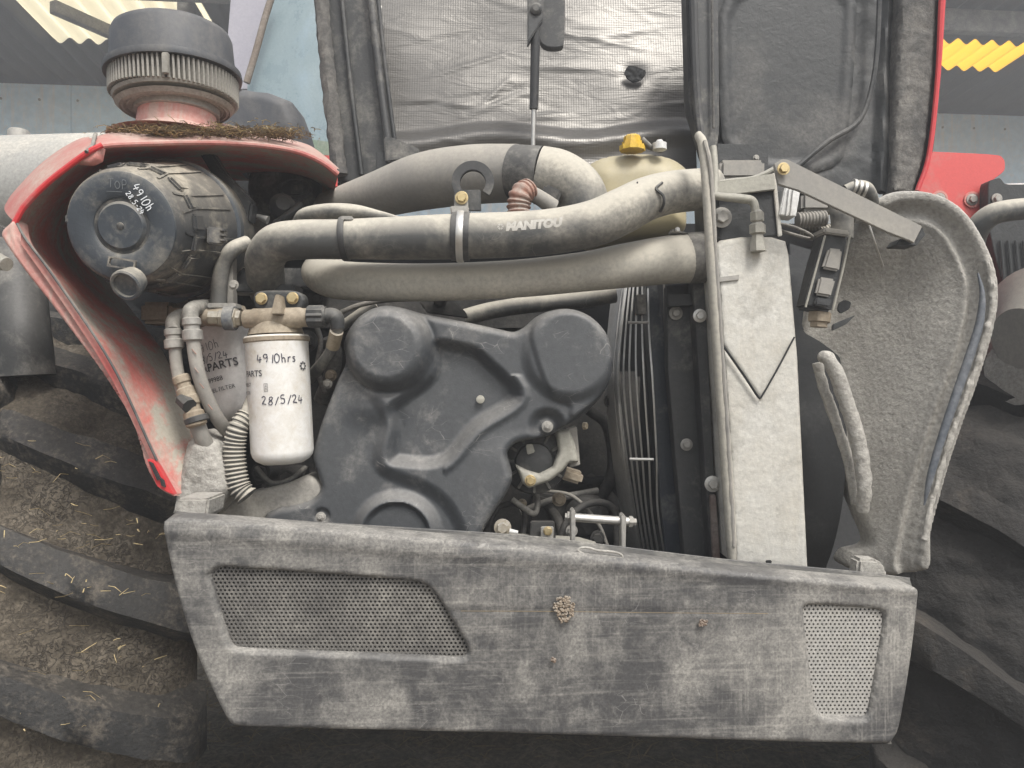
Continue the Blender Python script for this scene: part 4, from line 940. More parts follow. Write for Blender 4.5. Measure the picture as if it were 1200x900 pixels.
def hcover(X, Y, s):
    z = np.zeros(X.shape)
    dL = np.hypot(X-455, Y-407); z += .026*(1-sstep(39, 55, dL)) + .004*(1-sstep(34, 41, dL)) - .003*np.exp(-((dL-54)/4)**2)
    dR = np.hypot(X-668, Y-414); z += .010*(1-sstep(44, 60, dR))
    sr_, _, _ = sdf_poly(X, Y, creaseR); z += .005*(1-sstep(-3, 4, sr_))
    s1, _, _ = sdf_poly(X, Y, rec1); z -= .024*(1-sstep(-15, 1, s1)); z += .004*np.exp(-((s1-4)/4)**2)*(X > 520)*(Y > 440)
    # gentle ramp inside the pentagon so that its lower right side stands as a lip
    s2, _, _ = sdf_poly(X, Y, wave); z -= .012*(1-sstep(-16, 4, s2))
    dB = np.hypot(X-464, Y-629); z += .016*(1-sstep(40, 56, dB)) - .010*(1-sstep(36, 42, dB))
    z += .010*np.exp(-(((X-440)/30)**2+((Y-478)/18)**2))
    dBolt = np.hypot(X-641, Y-500); z -= .016*(1-sstep(10, 24, dBolt)); z += .004*(1-sstep(6, 9, dBolt))
    dB2 = np.hypot(X-375, Y-606); z -= .005*(1-sstep(7, 10, dB2))
    # a long valley falling from the left of the lower ridge
    z += .006*np.exp(-(((X-590)*.7+(Y-560)*.3)/24)**2)*(Y > 500)*sstep(500, 540, Y)
    return z
relief('cover_shell', [tuple(p) for p in co_s], 1.125, M['cover'], tc_, res=1.8, back=.055, rnd=.014, rnd_px=9, h=hcover, angle=60)
flange = catmull([(253, 607), (258, 596), (268, 588), (284, 580), (312, 573), (338, 566), (358, 558), (374, 566), (376, 580), (364, 592), (344, 598), (318, 604), (303, 618), (300, 640), (250, 640)], 80, True)
relief('lower_flange', [tuple(p) for p in flange], 1.145, M['cover_skirt'], tc_, res=2, back=.05, rnd=.008, rnd_px=7)
bolt('cover_bolt', 641.5, 500, 1.137, 4.0, M['steel_d'], tc_, 1.7, shank=.6); bolt('cover_bolt', 376, 606, 1.128, 3.6, M['steel_d'], tc_, 1.7, shank=.9)
V, Fc = lathe_geo(P(563, 468, 1.143), (0, -1, 0), [(0, .0062), (.0018, .0062), (.0022, .0055)], 20); mesh('pale_plug', V, Fc, M['cast_grey'], tc_)

# ================================================================ alternator, brackets, bits by the cover
al = thing('alternator', 'dusty alternator with finned black end and pale cast bracket below the timing cover', 'alternator', P(640, 565, 1.2))
lathe('end_cover', P(626, 540, 1.20), (0, -1, 0), [(-.06, .052), (0, .052), (.006, .050), (.010, .042), (.012, .030), (.022, .028), (.025, .02), (.026, .001)], M['black'], al, n=40)
for k in range(12):
    a = 2*math.pi*k/12; c = P(626, 540, 1.19)+Vector((math.cos(a)*.040, -.002, math.sin(a)*.040)); V, Fc = box_geo(c, (.018, .010, .004), Matrix.Rotation(-a, 3, 'Y'), bev=.0008); mesh('fin', V, Fc, M['rubber_d'], al)
prism('pale_label', [(616, 521), (624, 520), (627, 530), (618, 533)], 1.165, 1.168, M['cast_grey'], al)
relief('cast_arm', [(604, 545), (609, 558), (612, 567), (620, 573), (628, 570), (645, 564), (660, 552), (667, 543), (679, 542), (674, 520), (668, 504), (652, 506), (655, 530), (648, 548), (632, 556), (618, 552)], 1.16, M['cast_grey'], al, res=1.8, back=.03, rnd=.006, rnd_px=5)
bolt('arm_bolt', 621.5, 563, 1.155, 5.2, M['brass'], al, 1.3)
prism('side_plate', [(664, 503), (676, 500), (680, 545), (668, 548)], 1.19, 1.22, M['duct'], al); bolt('side_bolt', 684, 499, 1.2, 4.5, M['brass_d'], al, 1.0, direction=(.8, -.5, 0))
tube('lead', [(600, 585, 1.22), (612, 594, 1.22), (626, 602, 1.23), (630, 590, 1.25), (628, 575, 1.26)], 3.5, M['rubber_d'], al, n=10)
V, Fc = box_geo(P(668, 556, 1.26), (.04, .04, .02), Matrix.Rotation(.3, 3, 'Y'), bev=.005); mesh('rear_boss', V, Fc, M['cast'], al)

ebk = thing('engine_block', 'grimy black engine block and front casting seen through the gaps of the bay', 'engine', P(560, 700, 1.4))
MB().add(*box_geo(P(480, 530, 1.62), (.50, .40, .50), bev=.01)).build('block', M['engine'], ebk)
MB().add(*box_geo(P(480, 365, 1.50), (.60, .36, .12), bev=.015)).build('cylinder_head', M['engine'], ebk)
V, Fc = prism_geo([(540, 632), (556, 634), (600, 634), (680, 638), (705, 645), (712, 670), (540, 670)], 1.10, 1.16, .003); mesh('front_casting', V, Fc, M['cast_grey'], ebk)
prism('rail', [(660, 562), (745, 560), (745, 566), (660, 568)], 1.5, 1.55, M['void'], ebk)
bolt('flange_bolt', 589, 618, 1.13, 6.8, M['brass_d'], ebk, 1.5)
V, Fc = tube_geo([(597, 622, 1.12), (607, 624, 1.12)], [2.8, 2.2], n=10); mesh('white_nipple', V, Fc, M['whitep'], ebk)
prism('lug_plate', [(622, 612), (650, 612), (652, 640), (620, 640)], 1.135, 1.15, M['engine'], ebk); prism('steel_clip', [(634, 618), (649, 618), (648, 642), (634, 642)], 1.12, 1.13, M['steel_d'], ebk, bev=.001); bolt('clip_bolt', 642, 622, 1.118, 4.6, M['brass'], ebk, 1.15)
rnd2 = random.Random(5)
for (pts, r, m) in (
    ([(376, 470, 1.3), (388, 440, 1.28), (392, 415, 1.26), (386, 395, 1.25)], 9, 'rubber_d'), ([(390, 392, 1.28), (410, 376, 1.28), (440, 356, 1.28)], 6, 'hose'), ([(250, 350, 1.35), (290, 340, 1.35), (330, 352, 1.35), (380, 372, 1.35)], 6, 'rubber_d'),
    ([(200, 362, 1.3), (240, 348, 1.3), (270, 330, 1.32), (290, 315, 1.34)], 4, 'duct'), ([(640, 590, 1.4), (655, 612, 1.38), (660, 640, 1.36)], 6, 'engine'), ([(690, 560, 1.55), (720, 590, 1.5), (728, 625, 1.45)], 7, 'engine'),
    ([(610, 600, 1.38), (650, 585, 1.38), (700, 575, 1.42)], 4, 'rubber_d'), ([(300, 560, 1.25), (330, 552, 1.25), (360, 555, 1.25)], 9, 'engine')):
    tube('pipe', pts, r, M[m], ebk, n=10)
for (x, y, d, r, m) in ((250, 325, 1.25, 5, 'steel_d'), (372, 350, 1.27, 5, 'engine'), (380, 418, 1.25, 6, 'rubber_d'), (388, 440, 1.25, 5, 'cast'), (306, 553, 1.2, 8, 'engine'), (336, 560, 1.2, 7, 'engine'), (322, 575, 1.18, 9, 'engine'), (384, 330, 1.25, 7, 'cast'), (360, 400, 1.3, 9, 'engine')):
    bolt('stud', x, y, d, r, M[m], ebk, 1.4)
MB().add(*box_geo(P(330, 330, 1.30), (.16, .08, .035), bev=.004)).build('mounting_bracket', M['black'], ebk)
MB().add(*box_geo(P(312, 340, 1.18), (.10, .05, .012), bev=.002)).build('shelf_plate', M['black'], ebk)
bolt('plate_bolt', 274, 334, 1.12, 4.5, M['steel_d'], ebk, 1.3)
MB().add(*box_geo(P(190, 368, 1.25), (.05, .05, .035), bev=.006)).build('rusty_block', M['cast'], ebk)
MB().add(*box_geo(P(690, 520, 1.6), (.20, .1, .30), bev=.01)).build('rear_casting', M['engine'], ebk)

for (pts, r, m) in (
    ([(566, 640, 1.25), (580, 600, 1.25), (600, 590, 1.27), (615, 600, 1.27), (612, 632, 1.25)], 3.5, 'engine'), ([(655, 640, 1.3), (665, 610, 1.3), (690, 590, 1.33), (718, 596, 1.36), (724, 640, 1.36)], 4.5, 'engine'),
    ([(640, 575, 1.35), (672, 582, 1.35), (700, 612, 1.35), (712, 640, 1.35)], 2.2, 'duct'), ([(690, 480, 1.5), (712, 500, 1.5), (718, 550, 1.5), (700, 590, 1.5)], 7, 'engine'), ([(700, 400, 1.45), (722, 440, 1.45), (722, 520, 1.45)], 5, 'rubber_d'),
    ([(366, 370, 1.25), (376, 400, 1.24), (372, 430, 1.24), (380, 460, 1.25)], 3, 'rubber_d'), ([(300, 548, 1.18), (318, 566, 1.17), (340, 562, 1.17), (358, 548, 1.2)], 3.2, 'rubber_d'),
    ([(222, 352, 1.28), (250, 346, 1.27), (262, 330, 1.27), (284, 326, 1.27), (320, 330, 1.25)], 2.6, 'rubber_d'), ([(400, 366, 1.25), (420, 358, 1.25), (450, 352, 1.25), (490, 350, 1.25)], 3, 'duct')):
    tube('cable', pts, r, M[m], ebk, n=10)
for (x, y, d, r, m) in ((655, 585, 1.3, 6, 'cast'), (700, 630, 1.34, 6, 'engine'), (670, 622, 1.28, 5, 'steel_d'), (612, 590, 1.24, 4, 'brass_d'), (716, 470, 1.42, 6, 'engine'), (384, 450, 1.22, 4, 'steel_d')):
    bolt('stud', x, y, d, r, M[m], ebk, 1.4)
V, Fc = lathe_geo(P(690, 600, 1.42), (-.3, -1, 0), [(0, .035), (.05, .035), (.055, .03), (.06, .012)], 24); mesh('pulley', V, Fc, M['engine'], ebk)
MB().add(*box_geo(P(640, 600, 1.42), (.06, .05, .07), Matrix.Rotation(.2, 3, 'Y'), bev=.006)).build('mount_block', M['engine'], ebk)
sp = thing('spacer_bar', 'bright steel spacer bar between two upright washers standing above the side panel', 'spacer bar', P(705, 650, 1.03))
a_, b_ = P(668, 606, 1.05), P(737, 611, 1.05); L_ = (b_-a_).length
lathe('bar', a_, b_-a_, [(0, .0058), (L_, .0058)], M['steel'], sp, n=20)
lathe('end_bolt', a_, a_-b_, [(0, .008), (.004, .008), (.0042, .0055), (.007, .0055)], M['steel_d'], sp, n=6); lathe('end_bolt', b_, b_-a_, [(0, .008), (.005, .008), (.0052, .005), (.010, .005)], M['steel_d'], sp, n=6)
prism('upright_tab', [(669, 600), (672, 597), (674.5, 600), (674, 645), (669.5, 645)], 1.035, 1.06, M['steel_d'], sp, bev=.0008); prism('upright_tab', [(728, 606), (731, 603), (734, 606), (733, 652), (729, 652)], 1.035, 1.06, M['steel_d'], sp, bev=.0008)

# ================================================================ fan guard and shroud
fg = thing('fan_guard', 'wire fan guard of bright curved rods beside the black radiator shroud', 'fan guard', P(750, 655, 1.35))
tops = [731, 735, 739, 743, 747.5, 753, 759]; mids = [719, 725, 731, 738, 746, 755, 765]; bots = [748, 752, 756, 761, 766, 772, 779]
for k, (a, b_, c) in enumerate(zip(tops, mids, bots)):
    d = 1.24+.012*(6-k)
    tube('guard_wire', [(a, 328, d+.07), (b_*.5+a*.5-1.5, 385, d+.025), (b_, 450, d), (b_*.62+c*.38-1, 535, d+.01), (c-8, 600, d+.04), (c+3, 668, d+.09)], 1.25, M['steel'], fg, n=7, N=40)
for k in range(15):
    a = 730-k*1.0; d = 1.30+.01*k
    tube('guard_wire', [(a+2, 335, d+.06), (a-6, 440, d), (a+4, 550, d+.01), (a+24, 668, d+.08)], 1.0, M['steel'], fg, n=6, N=30)
tube('cross_rod', [(738, 538, 1.245), (766, 538.5, 1.235)], 1.8, M['steel'], fg, n=8); tube('cross_rod', [(736, 378, 1.26), (760, 378, 1.25)], 1.6, M['steel_d'], fg, n=8)
prism('guard_bracket', [(746, 345), (757, 345), (757, 368), (748, 368)], 1.27, 1.30, M['rubber_d'], fg)
fs = thing('radiator_shroud', 'black sheet-metal radiator shroud with bolts, right of the fan guard', 'shroud', P(810, 660, 1.2))
V, Fc = lathe_geo(P(905, 500, 1.55), P(742, 500, 1.55)-P(905, 500, 1.55), [(0, .345), (.06, .35), (.12, .34), (.125, .33)], 64); mesh('shroud_ring', V, Fc, M['void'], fs)
prism('shroud_side', [(768, 320), (783, 420), (803, 655), (806, 672), (782, 672), (770, 540), (762, 420), (756, 330)], 1.30, 1.34, mat('blue_black_plastic_shroud', (.028, .036, .048), .35, damt=.08, up=.1), fs, bev=.002)
tube('seam', [(778, 330, 1.29), (781, 420, 1.275), (791, 530, 1.265), (803, 665, 1.26)], 1.3, M['steel_d'], fs, n=6)
prism('face_plate', [(782, 335), (812, 332), (838, 668), (804, 668), (792, 540), (783, 430)], 1.24, 1.27, M['black'], fs)
prism('flange', [(812, 330), (826, 330), (842, 668), (834, 668)], 1.20, 1.235, M['black'], fs)
prism('top_strip', [(782, 345), (820, 343), (821, 357), (784, 359)], 1.215, 1.238, M['hood'], fs)
prism('rust_strip', [(832, 580), (839, 580), (845, 664), (836, 664)], 1.19, 1.198, mat('brown_primer', (.10, .055, .045), .6), fs)
for (x, y, r, m) in ((792, 367, 5, 'steel_d'), (804.5, 521, 4.5, 'steel_d'), (820, 370, 5, 'steel'), (835, 567, 6, 'steel')):
    bolt('shroud_bolt', x, y, 1.19 if r >= 5 and x > 815 else 1.235, r, M[m], fs, 1.6)

# ================================================================ radiator frame
rf_ = thing('radiator_side_plate', 'tall crusted aluminium radiator side plate with a V-shaped crease', 'radiator plate', P(900, 665, 1.12))
relief('plate', [(838, 288), (845, 281), (870, 277), (905, 277), (922, 282), (926, 300), (936, 420), (948, 669), (862, 662), (852, 480), (843, 350)], 1.12, M['alu'], rf_, res=2, back=.16, rnd=.006, rnd_px=5, rough=.0005, rscale=60,
       h=lambda X, Y, s: -.004*np.exp(-(np.minimum(np.abs((X-845)*.822-(Y-402)*.569+0)/1.0*((X < 891) & (X > 843) & (Y > 400))+99*~((X < 891) & (X > 843) & (Y > 400)), 99)/1.6)**2))
tube('crease', [(846, 403, 1.114), (858, 420, 1.1135), (874, 443, 1.1135), (887, 463, 1.114), (891, 467, 1.114)], 1.5, M['void'], rf_, n=6)
tube('crease', [(891, 467, 1.114), (900, 452, 1.1135), (914, 427, 1.1135), (925, 406, 1.1135), (931, 395, 1.114)], 1.1, M['void'], rf_, n=6)
tube('edge_seal', [(818, 158, 1.10), (824, 172, 1.09), (829, 220, 1.08), (834, 300, 1.075), (842, 420, 1.075), (850, 530, 1.08), (856, 620, 1.085), (858, 662, 1.09)], [4.5, 6, 6.5, 7, 7, 7, 6.5, 5], M['hose_pale'], rf_, n=12, N=90, flat=1.3)
tube('seal_fin', [(826, 165, 1.08), (833, 200, 1.07), (839, 300, 1.066), (847, 420, 1.066), (854, 530, 1.07), (860, 640, 1.078)], 2.4, M['duct'], rf_, n=8, N=60, lump=.001)
prism('slot', [(840, 325), (866, 322), (866, 328), (840, 331)], 1.1165, 1.125, M['steel_d'], rf_, bev=.0005)
prism('drain_hole', [(898, 657), (905, 657), (904, 664), (899, 664)], 1.105, 1.11, M['void'], rf_)
cb = thing('cooler_top_box', 'dusty black bracket box with bolt and brass pipe fittings above the aluminium plate', 'bracket box', P(875, 277, 1.15))
prism('box', [(839, 214), (907, 203), (914, 277), (842, 283)], 1.14, 1.28, M['hood'], cb, bev=.003)
prism('box_edge', [(905, 203), (909, 202), (917, 276), (912, 277)], 1.135, 1.139, M['alu'], cb, bev=.0008)
prism('upper_plate', [(839, 214), (907, 203), (909, 222), (841, 230)], 1.130, 1.138, M['cast_grey'], cb, bev=.001)
bolt('box_bolt', 845.5, 255, 1.13, 7.5, M['steel_d'], cb, 1.6)
tube('feed_pipe', [(834, 229, 1.11), (850, 231, 1.11), (870, 233, 1.11), (882, 236, 1.11), (886, 250, 1.11)], [4.5, 5, 5.5, 5, 5], M['cast_grey'], cb, n=12)
V, Fc = lathe_geo(P(887, 246, 1.11), (.03, 0, -1), [(0, .006), (.004, .010), (.016, .010), (.018, .007), (.022, .012), (.034, .012), (.036, .008), (.05, .011), (.06, .012)], 6); mesh('union_nut', V, Fc, M['cast_grey'], cb, angle=25)
tube('top_rod', [(838, 214, 1.15), (860, 211, 1.15), (884, 208, 1.15), (905, 199, 1.15), (915, 193, 1.15)], [3, 2.5, 2.5, 3, 3.5], M['cast_grey'], cb, n=8)
prism('small_plate', [(840, 168), (900, 170), (901, 200), (842, 202)], 1.30, 1.31, M['hood'], cb); bolt('rivet', 886, 185, 1.295, 3, M['steel_d'], cb, 1.2)
MB().add(*box_geo(P(865, 203, 1.22), (.07, .05, .03), bev=.005)).build('regulator', M['duct'], cb)
tube('side_tube', [(836, 172, 1.13), (838, 200, 1.12), (838, 228, 1.11)], 4, M['cast_grey'], cb, n=10)

arm = thing('support_bar', 'flat grey steel arm with a brass pivot bolt slanting down onto the mudguard', 'bar', P(1000, 240, 1.08))
prism('bar', [(907, 192), (917, 186), (924, 187), (1081, 265), (1071, 285), (1066, 282), (1040, 272), (935, 223), (912, 216)], lambda x, y: 1.06+.03*(x-907)/170, .006, M['duct'], arm, bev=.001)
bolt('pivot_bolt', 918, 198, 1.055, 5.5, M['brass'], arm, 1.35)
prism('tab', [(1056, 279), (1071, 285), (1081, 266), (1085, 275), (1074, 288), (1050, 287)], 1.098, 1.13, M['hood'], arm)

cn = thing('wiring_connector', 'small white ribbed plastic connector block under the steel arm', 'connector', P(928, 253, 1.14))
prism('body', [(920, 219), (938.5, 221), (933, 254), (913.5, 252)], 1.13, 1.16, M['whitep'], cn, bev=.0015)
for k in range(2):
    x = 925+5*k; prism('rib', [(x, 220), (x+1.6, 220), (x-2.2, 253), (x-3.8, 253)], 1.126, 1.1295, M['whitep'], cn, bev=.0003)
vs = thing('valve_block', 'cluster of dusty pipes, corrugated sleeves and clamps behind the slanting steel arm', 'pipework', P(975, 270, 1.2))
tube('corrugated_sleeve', [(934, 258, 1.2), (952, 257, 1.2), (968, 256, 1.2)], 8.5, M['duct'], vs, corr=(.0052, .10)); tube('corrugated_sleeve', [(940, 272, 1.22), (960, 272, 1.22), (972, 270, 1.22)], 7, M['hose'], vs, corr=(.0052, .10))
MB().add(*box_geo(P(955, 240, 1.24), (.06, .05, .03), bev=.005)).build('block', M['duct'], vs)
MB().add(*box_geo(P(950, 226, 1.24), (.05, .05, .014), bev=.003)).build('plate', M['hood'], vs)
tube('elbow_hose', [(987, 280, 1.15), (987, 262, 1.15), (986, 248, 1.15), (982, 236, 1.16)], [12, 12.5, 13, 12], M['hose'], vs, n=20)
tube('elbow_hose', [(990, 224, 1.14), (1004, 220, 1.14), (1014, 222, 1.14), (1020, 232, 1.15), (1022, 245, 1.17)], [7, 8.5, 9, 8.5, 8], M['hose'], vs, n=18)
for x in (998, 1004, 1010):
    lathe('clamp_band', P(x, 219.5+(x-998)*.2, 1.14), (1, 0, -.2), [(0, .011), (.0, .0128), (.004, .0128), (.004, .011)], M['steel'], vs, n=24)
tube('cable', [(912, 262, 1.14), (930, 266, 1.13), (948, 274, 1.14), (952, 280, 1.15), (934, 276, 1.15), (914, 270, 1.15)], 2, M['rubber_d'], vs, n=8, N=50)
lathe('union', P(1000, 254, 1.17), (1, 0, .1), [(0, .010), (.012, .010), (.012, .013), (.024, .013), (.024, .008), (.04, .008)], M['steel_d'], vs, n=6)
tube('lock_wire', [(1014, 254, 1.15), (1018, 262, 1.15), (1026, 286, 1.15), (1035, 312, 1.17)], 1.1, M['steel'], vs, n=6); tube('lock_wire', [(1012, 258, 1.15), (1017, 254, 1.15), (1015, 262, 1.15)], .9, M['steel'], vs, n=6)
dr = thing('drier_unit', 'tilted rectangular dusty black unit with moulded recesses hanging left of the mudguard', 'drier', P(960, 375, 1.12))
prism('casing', [(968, 268), (995, 272), (988, 310), (975, 366), (943, 360), (955, 310)], 1.12, 1.16, M['hood'], dr, bev=.004)
for poly in ([(972, 290), (988, 292), (984, 318), (964, 314)], [(961, 324), (980, 327), (974, 348), (956, 345)]):
    prism('raised_pad', poly, 1.110, 1.1195, M['duct'], dr, bev=.003)
prism('top_cap', [(966, 266), (996, 270), (995, 277), (966, 273)], 1.112, 1.165, M['duct'], dr, bev=.002)
prism('lower_clip', [(957, 348), (976, 351), (972, 360), (955, 357)], 1.105, 1.115, M['hood'], dr, bev=.002)
tube('edge_rail', [(996, 276, 1.115), (989, 310, 1.115), (976, 364, 1.115)], 1.3, M['cast_grey'], dr, n=6); tube('edge_rail', [(967, 276, 1.115), (955, 320, 1.115), (944, 360, 1.115)], 1.3, M['cast_grey'], dr, n=6)
V, Fc = lathe_geo(P(961, 366, 1.14), (-.1, 0, -1), [(0, .017), (.014, .017), (.016, .013), (.022, .013)], 6); mesh('drain_nut', V, Fc, M['cast'], dr)
# ================================================================ mudguard
mg = thing('mudguard', 'tall curved grey mudguard crusted with dust, standing at the rear end of the engine bay', 'mudguard', P(1050, 670, 1.1))
mo = [(1030, 232), (1046, 226), (1066, 224.5), (1088, 227), (1110, 236), (1130, 253), (1146, 277), (1158, 303), (1165, 330), (1165.5, 356), (1160, 388), (1150, 424), (1138, 460), (1124, 498), (1110, 540), (1098, 582), (1088, 622), (1080, 670), (1006, 672), (1004, 654), (1026, 641), (1018, 610), (1008, 578), (996, 540), (984, 505), (968, 455), (953, 396), (962, 360), (985, 315), (1005, 270), (1015, 245)]
mos = catmull(mo, 240, True)
rimline = catmull(mo[:18], 120)
def dg(X, Y): return 1.10+.10*sstep(1180, 940, X)+.0*Y
def hg(X, Y, s):
    z = np.zeros(X.shape)
    # distance from the outer rim only
    best = np.full(X.shape, 1e9)
    for (a, b) in zip(rimline[:-1:2], rimline[2::2]): best = np.minimum(best, np.hypot(X-(a[0]+b[0])/2, Y-(a[1]+b[1])/2))
    z += .014*(1-sstep(10, 20, best)) - .006*np.exp(-((best-25)/5)**2) + .004*np.exp(-((best-36)/4)**2) - .045*sstep(26, 120, best)
    z -= .007*np.exp(-((best-13)/2.5)**2)*sstep(380, 420, Y)
    return z
relief('guard_shell', [tuple(p) for p in mos], dg, M['encrust'], mg, res=2, back=.03, rnd=.01, rnd_px=7, h=hg, rough=.0005, rscale=110)
tube('lip', [(x, y, 1.085) for x, y in [(1156, 305), (1162, 335), (1162, 360), (1155, 393), (1144, 428), (1128, 475), (1110, 525), (1094, 580), (1083, 632)]], 3.4, M['encrust'], mg, n=10, N=160, lump=.0028)
tube('blue_black_bead', [(1146, 320, 1.072), (1151, 345, 1.071), (1148, 378, 1.071), (1136, 418, 1.072), (1118, 470, 1.073), (1102, 518, 1.074), (1090, 560, 1.076), (1083, 592, 1.08)], [1, 3, 4.5, 5, 5, 4.5, 4, 1], mat('blue_black_bead', (.05, .065, .085), .45, damt=.3, up=.2, dust=(.28, .28, .28)), mg, n=10, N=80)
tube('guard_hose', [(962, 418, 1.13), (970, 420, 1.12), (981, 440, 1.12), (993, 475, 1.12), (1005, 515, 1.12), (1011, 550, 1.12), (1013, 575, 1.12), (1010, 598, 1.13)], [6, 8, 9, 9, 9, 9, 8, 7], M['encrust'], mg, n=14, N=90, lump=.0018)
tube('guard_hose', [(958, 425, 1.15), (964, 450, 1.15), (978, 490, 1.15), (994, 540, 1.15), (1004, 590, 1.15)], 6, M['encrust'], mg, n=12, N=60, lump=.0015)
prism('foot', [(1006, 655), (1030, 656), (1040, 668), (1040, 680), (1004, 676)], 1.062, 1.09, M['encrust'], mg, bev=.004)
prism('torn_hole', [(983, 355), (990, 351), (998, 354), (996, 362), (985, 368), (981, 363)], 1.150, 1.153, M['void'], mg)
prism('tear', [(976, 380), (1003, 369), (992, 380), (975, 388)], 1.140, 1.145, M['hood'], mg)
bp_ = prism('bay_end_plate', [(925, 285), (975, 300), (965, 390), (985, 500), (1030, 640), (1010, 672), (940, 672)], 1.45, 1.47, mat('grey_black_sheet', (.045, .046, .048), .75, damt=.15, up=0, dscale=3, dust=(.07, .07, .07)), None)
tag(bp_, 'plain dark sheet closing the narrow gap between aluminium plate and mudguard', 'metal sheet')

# ================================================================ side panel
sp_ = thing('side_panel', 'long scuffed black lower side panel, dusty grey all over, with two mesh grilles', 'side panel', P(640, 861, .96))
def dpn(X, Y): return .93+.06*(X-190)/890+0*Y
po = [(190, 618), (192, 611), (200, 606), (380, 621), (600, 640), (700, 651), (850, 669.5), (1000, 682), (1064, 688), (1074, 689), (1079, 694), (1078, 712), (1070, 780), (1060, 840), (1055, 862), (1048, 871), (1040, 873), (900, 869.5), (600, 861), (420, 856), (280, 853), (270, 850), (262, 838), (246, 805), (230, 769), (215, 725), (200, 670)]
g1o = [(245, 680), (247, 672), (252, 667), (262, 665.5), (400, 675), (480, 681.5), (494, 684), (504, 690), (512, 700), (547, 757), (549, 766), (545, 771), (535, 772), (400, 766), (280, 762), (271, 759), (266, 751)]
g2o = [(943, 718), (944, 712), (950, 710), (990, 712), (1028, 715), (1036, 718), (1038, 726), (1034, 755), (1022, 825), (1018, 840), (1012, 843), (985, 842), (965, 840), (958, 835), (955, 822), (950, 780)]
def smooth_poly(p, n=None):
    return [tuple(q) for q in catmull(p, n or len(p)*6, True)]
def chamf(p, k=.25):
    for _ in range(2):
        q = []
        for i in range(len(p)):
            a, b = np.array(p[i], float), np.array(p[(i+1) % len(p)], float); q += [tuple(a*(1-k)+b*k), tuple(a*k+b*(1-k))]
        p = q
    return p
g1s, g2s = chamf(g1o), chamf(g2o)
def hp(X, Y, s):
    z = .0022*np.exp(-((Y-(640+(X-600)*.078)-14)/8)**2)
    for g, rr in ((g1s, 9), (g2s, 12)):
        sg, _, _ = sdf_poly(X, Y, g); z -= .0025*(1-sstep(0, rr*.4, sg))
    # vertical fold near the rear end, dents
    z -= .004*sstep(1040, 1052, X)
    z += .0006*np.sin(X*.011+1)*np.sin(Y*.02)
    z -= .0012*np.exp(-((Y-(717+(X-600)*.004))/3.5)**2)*sstep(380, 560, X)*(1-sstep(830, 930, X))
    return z
relief('panel_skin', chamf(po), dpn, M['panel'], sp_, res=3, back=.04, rnd=.004, rnd_px=4, h=hp, holes=[g1s, g2s], angle=60)
M['flange'] = mat('dark_flange', (.045, .046, .047), .5, damt=.25, up=.12, dscale=14)
# turned-in top flange and side returns
tf = [(x, y+6, float(dpn(np.array(x), 0))+.006) for x, y in ((192, 606), (380, 620), (600, 640), (700, 651), (850, 669), (1000, 682), (1071, 689))]
tb = [(207, 600, 1.0), (380, 613, 1.005), (600, 627, 1.01), (700, 638, 1.02), (850, 656, 1.035), (1000, 670, 1.045), (1066, 678, 1.05)]
loft('top_flange', tf, tb, M['flange'], sp_, n=60, k=4)
loft('flange_return', tb, [(x, y+10, d+.002) for x, y, d in tb], M['panel'], sp_, n=60, k=2)
tube('flange_edge', tb, 1.2, M['flange'], sp_, n=6, N=80)
loft('bottom_return', [(268, 850, .94), (600, 860, .965), (1045, 872, .995)], [(285, 836, 1.02), (600, 845, 1.04), (1040, 856, 1.07)], M['panel_in'], sp_, n=30, k=2)
pts_r = [(677, 649), (681, 646), (690, 646), (700, 649), (712, 650), (720, 651), (728, 654), (728, 658), (716, 657), (700, 655), (684, 653)]
tube('raised_catch', [(x, y-4, .972) for x, y in pts_r+pts_r[:1]], 1.6, M['encrust'], sp_, n=6, N=60)
def perforated(name, poly, pitch, hole, m, depth, parent):
    """sheet of hexagonal cells, each with its own hole, as one part"""
    xs = [p[0] for p in poly]; ys = [p[1] for p in poly]; V = []; Fc = []; r = 0
    C = []; y = min(ys)-pitch
    while y < max(ys)+pitch:
        x = min(xs)-pitch+(r % 2)*pitch/2
        while x < max(xs)+pitch: C.append((x, y)); x += pitch
        y += pitch*.866; r += 1
    C = np.array(C); S, _, _ = sdf_poly(C[:, 0], C[:, 1], poly); R = pitch/math.sqrt(3)
    for (x, y), s in zip(C, S):
        if s > 4.5: continue
        d = float(dpn(np.array(x), 0))+depth; k = len(V)
        for rr, dd in ((R, 0), (hole, 0), (hole*.96, .0016)):
            for i in range(6):
                a = R_(60*i+30); V.append(P(x+rr*math.cos(a), y+rr*math.sin(a), d)+Vector((0, dd, 0)))
        for i in range(6):
            j = (i+1) % 6
            Fc.append((k+i, k+j, k+6+j, k+6+i)); Fc.append((k+6+i, k+6+j, k+12+j, k+12+i))
    o = mesh(name, V, Fc, m, parent, smooth=False); o['kind'] = 'stuff'; return o
pm1 = perforated('perforated_mesh', g1s, 5.1, 1.75, M['mesh_dark'], .009, sp_); pm1['label'] = 'dark perforated mesh grille'
pm2 = perforated('perforated_mesh', g2s, 5.0, 1.45, M['mesh_pale'], .008, sp_); pm2['label'] = 'pale dusty perforated mesh grille'
prism('grille_backing', [(238, 655), (560, 675), (565, 785), (255, 775)], .985, .99, M['panel_in'], sp_, bev=0); prism('grille_backing', [(935, 700), (1045, 705), (1035, 855), (945, 850)], 1.03, 1.035, M['panel_in'], sp_, bev=0)
clod = []
